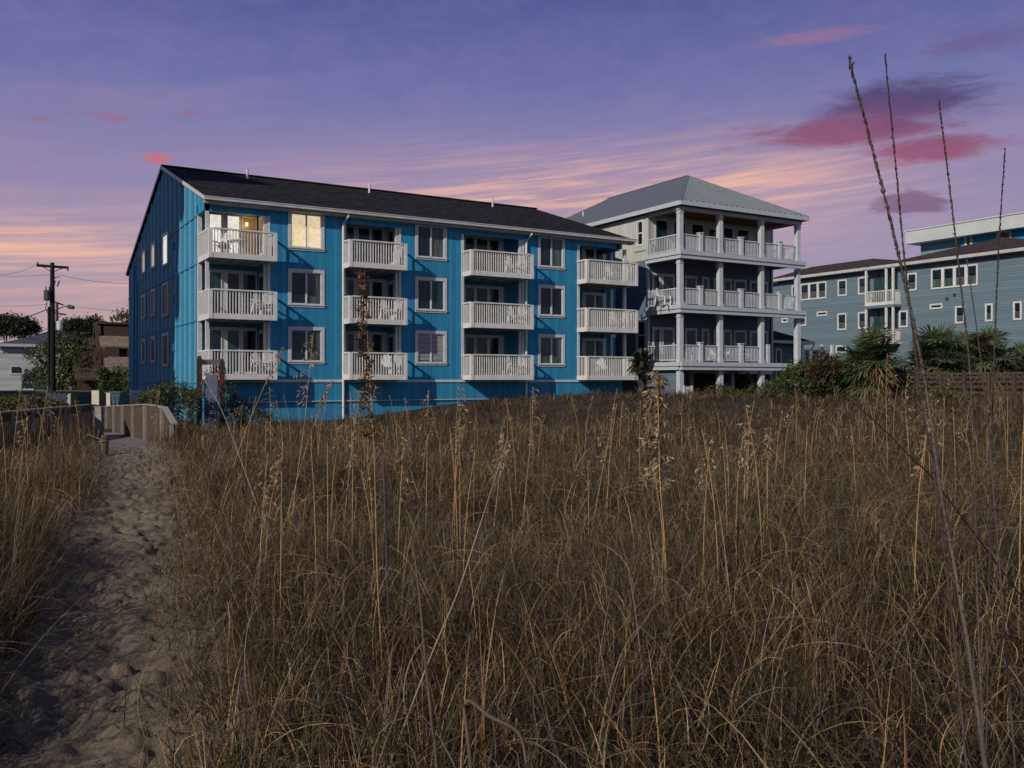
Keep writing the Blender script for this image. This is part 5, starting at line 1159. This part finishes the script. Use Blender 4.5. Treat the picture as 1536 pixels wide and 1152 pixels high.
def grass_zone(ncl, per, d0, d1, nseg, wmul, Lr, pal_w, seedoff, back=False):
    cx, cy = scatter(ncl, d0, d1)
    if back: cx, cy = (RS.rand(ncl)*2-1)*5, (RS.rand(ncl)*2-1)*5; m = np.hypot(cx, cy) > .9; cx, cy = cx[m], cy[m]
    m = keep(cx, cy, .36, .66); cx, cy = cx[m], cy[m]
    den = fbm(cx*.55+2, cy*.55+8, 3); m = RS.rand(len(cx)) < .35+1.3*sst(den, .3, .6); cx, cy = cx[m], cy[m]
    n = len(cx); rep = np.repeat(np.arange(n), per); m_ = len(rep)
    ctone = fbm(cx*.35, cy*.35+20, 3); cgreen = sst(fbm(cx*.6+30, cy*.6, 3), .40, .62)
    rr_ = np.abs(RS.normal(size=m_))*.10; aa = RS.rand(m_)*2*pi
    x = cx[rep]+np.cos(aa)*rr_; y = cy[rep]+np.sin(aa)*rr_
    caz = RS.rand(n)*2*pi; az_ = np.where(RS.rand(m_) < .45, caz[rep]+RS.normal(size=m_)*.5, aa+RS.normal(size=m_)*.5); size = (.75+.5*RS.rand(n))[rep]
    L = RS.uniform(*Lr, size=m_)*size*(.6+.4*RS.rand(m_)**.5); lean = np.abs(RS.normal(size=m_))*.45+.03; curl = RS.gamma(2.6, .68, m_)
    flat = RS.rand(m_) < .3; lean[flat] += RS.uniform(.4, 1.1, flat.sum()); L[flat] *= .7; curl[flat] *= .8; L = np.where(curl > 2.6, L*.7, L)
    pd = path_dist(x, y); L *= .55+.45*sst(pd, .45, 1.1)
    w_ = RS.uniform(.0026, .0072, m_)*wmul
    P1 = np.array(pal_w)[None].repeat(m_, 0); g = cgreen[rep]; P1[:, 3] *= .4+1.6*g; P1[:, 4] *= .2+2.2*g; P1[:, 0] *= .6+.9*ctone[rep]; P1 /= P1.sum(1)[:, None]
    idx = (P1.cumsum(1) > RS.rand(m_)[:, None]).argmax(1); col = GPAL[idx]*(.45+1.0*RS.rand(m_, 1)**1.5)
    pz = (.72+.75*sst(fbm(cx*.8+11, cy*.8+5, 3), .33, .62))[rep][:, None]; ol = sst(fbm(cx*.25+40, cy*.25+9, 2), .35, .6)[rep][:, None]; col = col*pz*(np.array([[1.06, .95, .88]])*(1-ol)+np.array([[.92, 1.04, .98]])*ol)
    return blades(x, y, az_, L, lean, curl, w_, col, nseg, wav=.12)
def join(parts):
    V = []; F = []; T = []; o = 0
    for v, f_, t in parts: V.append(v); F.append(f_+o); T.append(t); o += len(v)
    return np.concatenate(V), np.concatenate(F), np.concatenate(T)
def side_zone():
    # taller growth on the far (left) side of the path, mostly outside the frame; its shade falls over the sand
    n = 460; d = RS.uniform(-2.5, 8.5, n); r = np.interp(d, [-2, 1, 3, 4, 5.4, 7, 9], [-4.8, -3.2, -2.6, -2.55, -3.05, -3.72, -4.6])-RS.rand(n)*1.6
    x = d*SA+r*CA; y = d*CA-r*SA; rep = np.repeat(np.arange(n), 60); m = len(rep); aa = RS.rand(m)*2*pi
    return blades(x[rep]+np.cos(aa)*.12, y[rep]+np.sin(aa)*.12, aa, RS.uniform(.45, .95, m)*(1.3-.045*np.clip(d[rep], 0, 9)), np.abs(RS.normal(size=m))*.25, RS.gamma(2.2, .42, m), RS.uniform(.003, .007, m), GPAL[RS.choice(7, m, p=[.08, .18, .36, .16, .10, .1, .02])]*(.5+.9*RS.rand(m, 1)), 7, wav=.12)
PW = [.09, .15, .32, .16, .09, .16, .03]
DEN = 1.0
zones = [grass_zone(int(1500*DEN), 42, .9, 6.5, 9, 1.0, (.35, .95), PW, 0), grass_zone(int(3600*DEN), 26, 6.0, 14, 6, 1.25, (.35, .8), PW, 1),
         grass_zone(int(5200*DEN), 16, 13, 26, 5, 2.0, (.32, .7), PW, 2), grass_zone(int(5600*DEN), 13, 25, 44, 4, 3.2, (.28, .6), PW, 3), grass_zone(2600, 13, 41, 56, 4, 3.8, (.3, .6), PW, 3),
         grass_zone(420, 36, 0, 5, 6, 1.2, (.45, 1.0), PW, 4, True)]
zones.append(side_zone())
# thin upright culms through the whole field (those too many and slight to tell apart)
nx = 1050; x, y = scatter(nx, 3.2, 34); m = keep(x, y, .6, 1.0) & (RS.rand(nx) < 1.0-.6*sst((x*CA-y*SA)/(x*SA+y*CA), .08, .25)) & (RS.rand(nx) < .25+.9*sst(fbm(x*.5+60, y*.5, 3), .35, .6)); x, y = x[m], y[m]; n = len(x); dd_ = x*SA+y*CA
zones.append(blades(x, y, RS.rand(n)*2*pi, RS.uniform(.75, 1.30, n), np.abs(RS.normal(size=n))*.06, RS.normal(size=n)*.08, .0032*(1+dd_*.06), np.array([(.34, .20, .09)])*(.3+.9*RS.rand(n, 1)), 5))
# curled dead leaves caught in the tangle
for nt_, d0_, d1_, wm_, ns_ in ((42000, 1.4, 8, 1.0, 7), (34000, 7, 17, 1.5, 5), (26000, 16, 32, 2.6, 4)):
    x, y = scatter(nt_, d0_, d1_); m = keep(x, y, .42, .8); x, y = x[m], y[m]; n = len(x)
    zones.append(blades(x, y, RS.rand(n)*2*pi, RS.uniform(.18, .5, n), RS.uniform(.1, 1.5, n), RS.normal(size=n)*2.2, RS.uniform(.0025, .005, n)*wm_, GPAL[RS.choice(7, n, p=[.2, .26, .2, .06, .03, .18, .07])]*(.45+1.0*RS.rand(n, 1)), ns_, wav=.5, lift=RS.uniform(0, .32, n)))
# long arching blades in the foreground, in loose sprays
nc = 620; cx, cy = scatter(nc, 1.5, 15); m = keep(cx, cy, .7, 1.1); cx, cy = cx[m], cy[m]; rep = np.repeat(np.arange(len(cx)), 13); n = len(rep); aa = (RS.rand(len(cx))*2*pi)[rep]+RS.normal(size=n)*1.0
zones.append(blades(cx[rep]+np.cos(aa)*.07, cy[rep]+np.sin(aa)*.07, aa+RS.normal(size=n)*.3, RS.uniform(.7, 1.35, n), np.abs(RS.normal(size=n))*.2+.1, RS.uniform(1.3, 2.7, n), RS.uniform(.004, .0075, n), GPAL[RS.choice([0, 1, 3, 4, 5, 6], n, p=[.25, .25, .2, .1, .15, .05])]*(.6+.8*RS.rand(n, 1)), 12, wav=.15))
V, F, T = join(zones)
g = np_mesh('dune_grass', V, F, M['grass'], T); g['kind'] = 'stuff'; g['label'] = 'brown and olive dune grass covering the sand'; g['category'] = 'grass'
# fallen straw on the sand under the grass
n = 26000; x, y = scatter(n, 1.5, 16); m = keep(x, y, .25, .9); x, y = x[m], y[m]; n = len(x)
az_ = RS.rand(n)*2*pi; V, F, T = blades(x, y, az_, RS.uniform(.08, .3, n), np.full(n, 1.25)+RS.normal(size=n)*.18, RS.rand(n)*.3, RS.uniform(.003, .006, n), GPAL[RS.choice([0, 1, 2, 5], n)]*(.6+.5*RS.rand(n, 1)), 2)
V[:, 2] += .035
g = np_mesh('straw_litter', V, F, M['grass'], T); g['kind'] = 'stuff'

# ------------------------------------------------------------------ sea oats: stem + seed head, each stalk a thing
def oat(name, label, path, r0, r1, head=None, group=None, hcol=((.30, .21, .12), (.20, .12, .06), (.42, .33, .2)), scol=(.30, .19, .09), dens=1.0, at=None, hsize=1.0, seed=1, spread=1.0):
    """path: points from the base up. head: fraction of the length where the panicle starts"""
    rs = np.random.RandomState(seed); P = [Vector(p) for p in path]; at = Vector(path[0]) if at is None else Vector(at)
    t = thing(name, label, 'sea oat', at, group); m = len(P)
    # Catmull smoothing
    Q = []
    for i in range(m-1):
        p0, p1, p2, p3 = P[max(i-1, 0)], P[i], P[i+1], P[min(i+2, m-1)]
        for k in range(6):
            u = k/6; Q.append(.5*((2*p1)+(-p0+p2)*u+(2*p0-5*p1+4*p2-p3)*u*u+(-p0+3*p1-3*p2+p3)*u**3))
    Q.append(P[-1]); nq = len(Q)
    f = MB(); f.tube(Q, [r0+(r1-r0)*i/(nq-1) for i in range(nq)], 6)
    for i in range(6, nq-3, 9): f.tube([Q[i]-(Q[i+1]-Q[i])*.12, Q[i], Q[i]+(Q[i+1]-Q[i])*.12], [r0*.8, r0*1.15, r0*.8], 6)       # nodes
    sm = MB(); me_o = f.build('stem', stemmat(scol), t, smooth=True)
    if head is not None:
        cum = [0]
        for a, b_ in zip(Q[:-1], Q[1:]): cum.append(cum[-1]+(b_-a).length)
        tot = cum[-1]; s0 = tot*head; Vs = []; Ts = []; Br = MB()
        def pos(s_):
            i = min(max(int(np.searchsorted(cum, s_))-1, 0), nq-2); return Q[i].lerp(Q[i+1], (s_-cum[i])/max(1e-6, cum[i+1]-cum[i]))
        nb_ = int(17*dens); pref = rs.rand()*2*pi
        for k in range(nb_):
            s_ = s0+(tot-s0)*(k/nb_); p = pos(s_); a = pref+rs.normal()*.9; e_ = rs.uniform(.25, .8)
            ln = spread*(tot-s0)*.24*(1-.55*k/nb_)*rs.uniform(.6, 1.1)*min(1.0, .45+k*.25); bd = Vector((cos(a)*cos(e_), sin(a)*cos(e_), sin(e_)))
            q_ = [p, p+bd*ln*.5, p+bd*ln*.9+Vector((0, 0, -ln*.25)), p+bd*ln*1.15+Vector((0, 0, -ln*.65))]
            Br.tube(q_, [r1*.7, r1*.5, r1*.4, r1*.3], 4)
            ns = max(4, int(11*dens*(1-.3*k/nb_)))
            for i in range(ns):
                u = (i+.6)/ns; seg = min(int(u*3), 2); c_ = q_[seg].lerp(q_[seg+1], u*3-seg)
                dr = Vector((cos(a)*.5+rs.normal()*.45, sin(a)*.5+rs.normal()*.45, (-.75 if spread > .5 else .2)+rs.normal()*.5)).normalized(); sz = .014*hsize*rs.uniform(.75, 1.3)
                if spread < .1: tg = (pos(min(tot, s_+.03))-p).normalized() if s_ < tot-.04 else Vector((0, 0, 1)); dr = (tg+Vector(rs.normal(size=3))*.16).normalized(); c_ = p+tg*rs.uniform(-.01, .01)+Vector(rs.normal(size=3)).cross(tg).normalized()*(r0+(r1-r0)*s_/tot)*.9
                sd_ = dr.cross(Vector(rs.normal(size=3))).normalized()*sz*.27; c2 = c_+dr*sz; th_ = dr.cross(sd_).normalized()*sz*.12
                Vs += [c2-dr*sz, c2+sd_-dr*sz*.1+th_, c2+dr*sz*1.1, c2-sd_-dr*sz*.1-th_]
                cc_ = np.array(hcol[rs.randint(len(hcol))])*(.75+.5*rs.rand()); Ts += [cc_]*4
        for i in range(int(8*dens)):
            c_ = pos(tot*(.93+.065*i/max(1, int(8*dens)))); dr = Vector((rs.normal()*(.4 if spread > .1 else .1), rs.normal()*(.4 if spread > .1 else .1), .6)).normalized(); sz = .012*hsize; sd_ = dr.cross(Vector((0, 1, .2))).normalized()*sz*.4
            Vs += [c_, c_+dr*sz+sd_, c_+dr*sz*2.1, c_+dr*sz-sd_]; Ts += [np.array(hcol[0])]*4
        V = np.array([tuple(v-at) for v in Vs]); o = np_mesh('seed_head', V, np.arange(len(V)).reshape(-1, 4), M['seed'], np.array(Ts)); o.parent = t
        if nb_ > 4 and spread > .1: Br.build('branchlets', stemmat(scol), t)
    return t
_sm = {}
def stemmat(c_):
    if c_ not in _sm: _sm[c_] = mat('stem_'+str(len(_sm)), c_, .7, .25, 14, stretch=(1, 1, .4))
    return _sm[c_]
def along(pts, d, d2=None):
    """stalk measured against the view: image points at distance d (base) to d2 (tip), continued down to the ground"""
    n = len(pts); out = []
    for i, (px, py) in enumerate(pts): out.append(atD(px, py, d+((d2 or d)-d)*i/max(1, n-1)))
    a, b_ = Vector(out[0]), Vector(out[1]); g_ = gz(a.x, a.y)
    if a.z > g_+.05:
        s_ = (a-b_); s_ = s_/max(.2, abs(s_.z)); out = [tuple(a+s_*(a.z-g_+.03)*.9+Vector((0, 0, -(a.z-g_+.03)*.1)))]+out
    return out
DK1 = ((.10, .06, .035), (.16, .10, .05), (.06, .04, .025), (.26, .17, .09)); GREYST = (.085, .064, .054); PALE = ((.27, .19, .11), (.16, .105, .055), (.40, .31, .21))
oat('sea_oat', 'tall foreground sea oat with a long dark brown plume crossing the second column of balconies', along([(574, 1010), (566, 860), (562, 700), (557, 600), (551, 500), (547, 405)], 4.3, 4.0), .0042, .0022, .63, hcol=DK1, scol=(.30, .17, .08), dens=2.3, hsize=.85, seed=3, spread=.34)
oat('sea_oat', 'sea oat with a wide straw-coloured plume in front of the slate house', along([(1002, 900), (996, 800), (990, 720), (988, 640), (986, 558)], 5.2), .004, .002, .55, hcol=PALE, scol=(.36, .22, .11), dens=2.6, hsize=1.3, seed=5, spread=.9)
oat('sea_oat', 'thick bare foreground stalk curving up furthest left of the tall ones at the right', along([(1478, 1150), (1440, 900), (1410, 730), (1385, 560), (1345, 370), (1305, 210), (1272, 85)], 1.12, 1.35), .0034, .0007, .30, hcol=((.05, .038, .032), (.09, .065, .05), (.03, .022, .02)), scol=GREYST, dens=6, hsize=.22, seed=2, spread=.022)
oat('sea_oat', 'thin dark foreground stalk just right of the thickest one', along([(1445, 1100), (1425, 900), (1405, 740), (1380, 580), (1358, 400), (1341, 220), (1327, 80)], 1.65, 1.8), .0024, .0006, .38, hcol=((.05, .035, .035), (.08, .055, .05)), scol=(.06, .045, .045), dens=5, hsize=.22, seed=4, spread=.022)
oat('sea_oat', 'grey-brown foreground stalk rising right of the dark one towards the small cloud', along([(1475, 1120), (1466, 900), (1462, 740), (1455, 560), (1438, 400), (1422, 260), (1408, 150)], 1.75, 1.9), .0026, .0006, .40, hcol=((.05, .035, .035), (.08, .055, .05)), scol=GREYST, dens=5, hsize=.22, seed=6, spread=.022)
oat('sea_oat', 'slender dark stalk nearest the right edge reaching above the far flat roof', along([(1487, 700), (1489, 600), (1495, 440), (1501, 320), (1508, 222)], 2.6), .0026, .0007, .45, hcol=((.05, .035, .035), (.08, .055, .05)), scol=(.05, .038, .038), dens=4, hsize=.28, seed=7, spread=.03)
oat('sea_oat', 'short dark stem tip among the tall stalks before the four-pane window', along([(1492, 760), (1478, 600), (1466, 500), (1450, 388)], 2.3), .0030, .0012, None, scol=(.07, .05, .055))
oat('sea_oat', 'black bent stalk slanting down to the right over the green bushes', along([(1420, 745), (1370, 690), (1315, 634), (1255, 585)], 2.6, 2.4), .0028, .0013, None, scol=(.03, .022, .022))
oat('sea_oat', 'pale leaning stalk rising to the right at the middle of the field', along([(640, 1000), (686, 890), (716, 800), (745, 710), (762, 655)], 3.2, 3.4), .0033, .0018, .9, hcol=PALE, scol=(.22, .155, .11), dens=.6, seed=9)
oat('sea_oat', 'stout grey-brown culm in the middle foreground', along([(655, 1150), (640, 1010), (630, 900), (618, 800)], 2.3, 2.5), .0058, .0035, None, scol=(.06, .042, .032))
oat('sea_oat', 'broken stalk folded over near the bottom centre', along([(706, 1150), (698, 1054), (735, 1075), (778, 1100), (790, 1148)], 2.0), .0050, .0035, None, scol=(.10, .07, .05))
oat('sea_oat', 'dark stubby seed spike left of the long brown plume', along([(579, 800), (577, 740), (575, 690)], 4.6), .0055, .007, None, scol=(.05, .04, .045))
# leaning stalks beside the timber frame
oat('sea_oat', 'white stalk leaning left across the faded panel', along([(352, 665), (330, 610), (308, 572)], 9), .0045, .003, None, scol=(.28, .24, .20))
for i, (pts, d, hd) in enumerate((([(445, 720), (456, 640), (464, 560), (470, 500)], 8, .7), ([(350, 700), (375, 630), (405, 560), (425, 520)], 10, .8), ([(525, 700), (532, 640), (540, 585)], 9, .6), ([(640, 720), (641, 660), (643, 585)], 9, .6),
                                 ([(683, 720), (684, 650), (688, 580)], 9, .65), ([(790, 720), (797, 650), (800, 580)], 9, .65), ([(745, 750), (752, 690), (757, 635)], 8, .7), ([(905, 700), (915, 650), (922, 605)], 9, .6),
                                 ([(1104, 800), (1108, 700), (1118, 640)], 7, .75), ([(1330, 640), (1329, 590), (1331, 530)], 12, .55), ([(1362, 660), (1358, 610), (1362, 560)], 11, .6), ([(1415, 660), (1416, 630), (1417, 595)], 10, .6),
                                 ([(1390, 650), (1393, 620), (1392, 590)], 10, .6), ([(24, 640), (30, 590), (38, 555)], 12, .6), ([(62, 640), (67, 610), (72, 580)], 12, .7), ([(232, 660), (236, 620), (240, 583)], 13, .7),
                                 ([(395, 760), (398, 720), (402, 680)], 6, .5), ([(600, 760), (603, 700), (606, 655)], 7, .6), ([(440, 740), (470, 640), (500, 570)], 8.5, .85), ([(1151, 760), (1152, 690), (1156, 640)], 7, .8))):
    where = ('leaning before the lowest window of the first column', 'arching just left of the first window column', 'reaching up to the base under the second balcony column', 'against the base left of the second window column',
             'against the base under the second window column', 'upright under the third balcony column', 'nodding at mid field below the third balcony column', 'in front of the mound beside the blue block',
             'upright in the field below the right side of the porch', 'before the bushes, left of the tall stalks', 'short, with its head against the fence by the tall stalks', 'with a golden head low before the rail fence',
             'small, just left of the golden head before the rail fence', 'at the far left over the hedge', 'over the left boardwalk railing', 'at the foot of the gable left of the timber frame',
             'low in the field below the first window column', 'low in the field below the second balcony column', 'long and slanting right, crossing below the downspout', 'far down the field right of the porch stair')[i]
    oat('sea_oat', 'pale seeding sea oat '+where, along(pts, d), .0045, .002, hd, 'nodding sea oats above the grass', hcol=PALE, scol=(.30, .20, .10), dens=.8, hsize=1.25, seed=20+i)
# many similar stalks: six kinds, copied
kinds = []
for k in range(6):
    rs = np.random.RandomState(50+k); bx_, by_ = rs.normal()*.05, rs.normal()*.05; h = rs.uniform(1.15, 1.5); hd = (None, .74, .78, None, .72, .8)[k]
    p = [(0, 0, -.1), (bx_*.15, by_*.15, h*.35), (bx_*.5, by_*.5, h*.7), (bx_*1.2, by_*1.2, h)]
    lab = 'dry upright sea oat stalk with a small drooping seed head in the grass field' if hd else 'bare dry upright sea oat stalk in the grass field'
    kinds.append((oat('sea_oat', lab, p, .0036, .0018, hd, 'seeding sea oats in the field' if hd else 'bare stalks in the field', hcol=PALE, scol=(.28, .175, .08), dens=.45, hsize=1.1, at=(0, 0, 0), seed=60+k), lab))
used = set(); cnt = 0; rs = np.random.RandomState(5)
while cnt < 105:
    d = rs.uniform(4.2, 21)**1.0; px = rs.uniform(250, 1530) if rs.rand() < .86 else rs.uniform(-20, 170); x, y = gp(px, d)
    if path_dist(np.array([x]), np.array([y]))[0] < .9: continue
    if fbm(np.array([x*.5]), np.array([y*.5+4]), 3)[0] < .36: continue
    k = rs.randint(6); t, lab = kinds[k]; sc = (1.0+.05*d, 1.0+.05*d, rs.uniform(.72, 1.12)); rz_ = rs.rand()*2*pi; loc = (x, y, gz(x, y)-.02)
    if k not in used: used.add(k); t.location = loc; t.rotation_euler = (0, 0, rz_)
    else: dup(t, loc, rz_, sc, lab, t['group'])
    cnt += 1
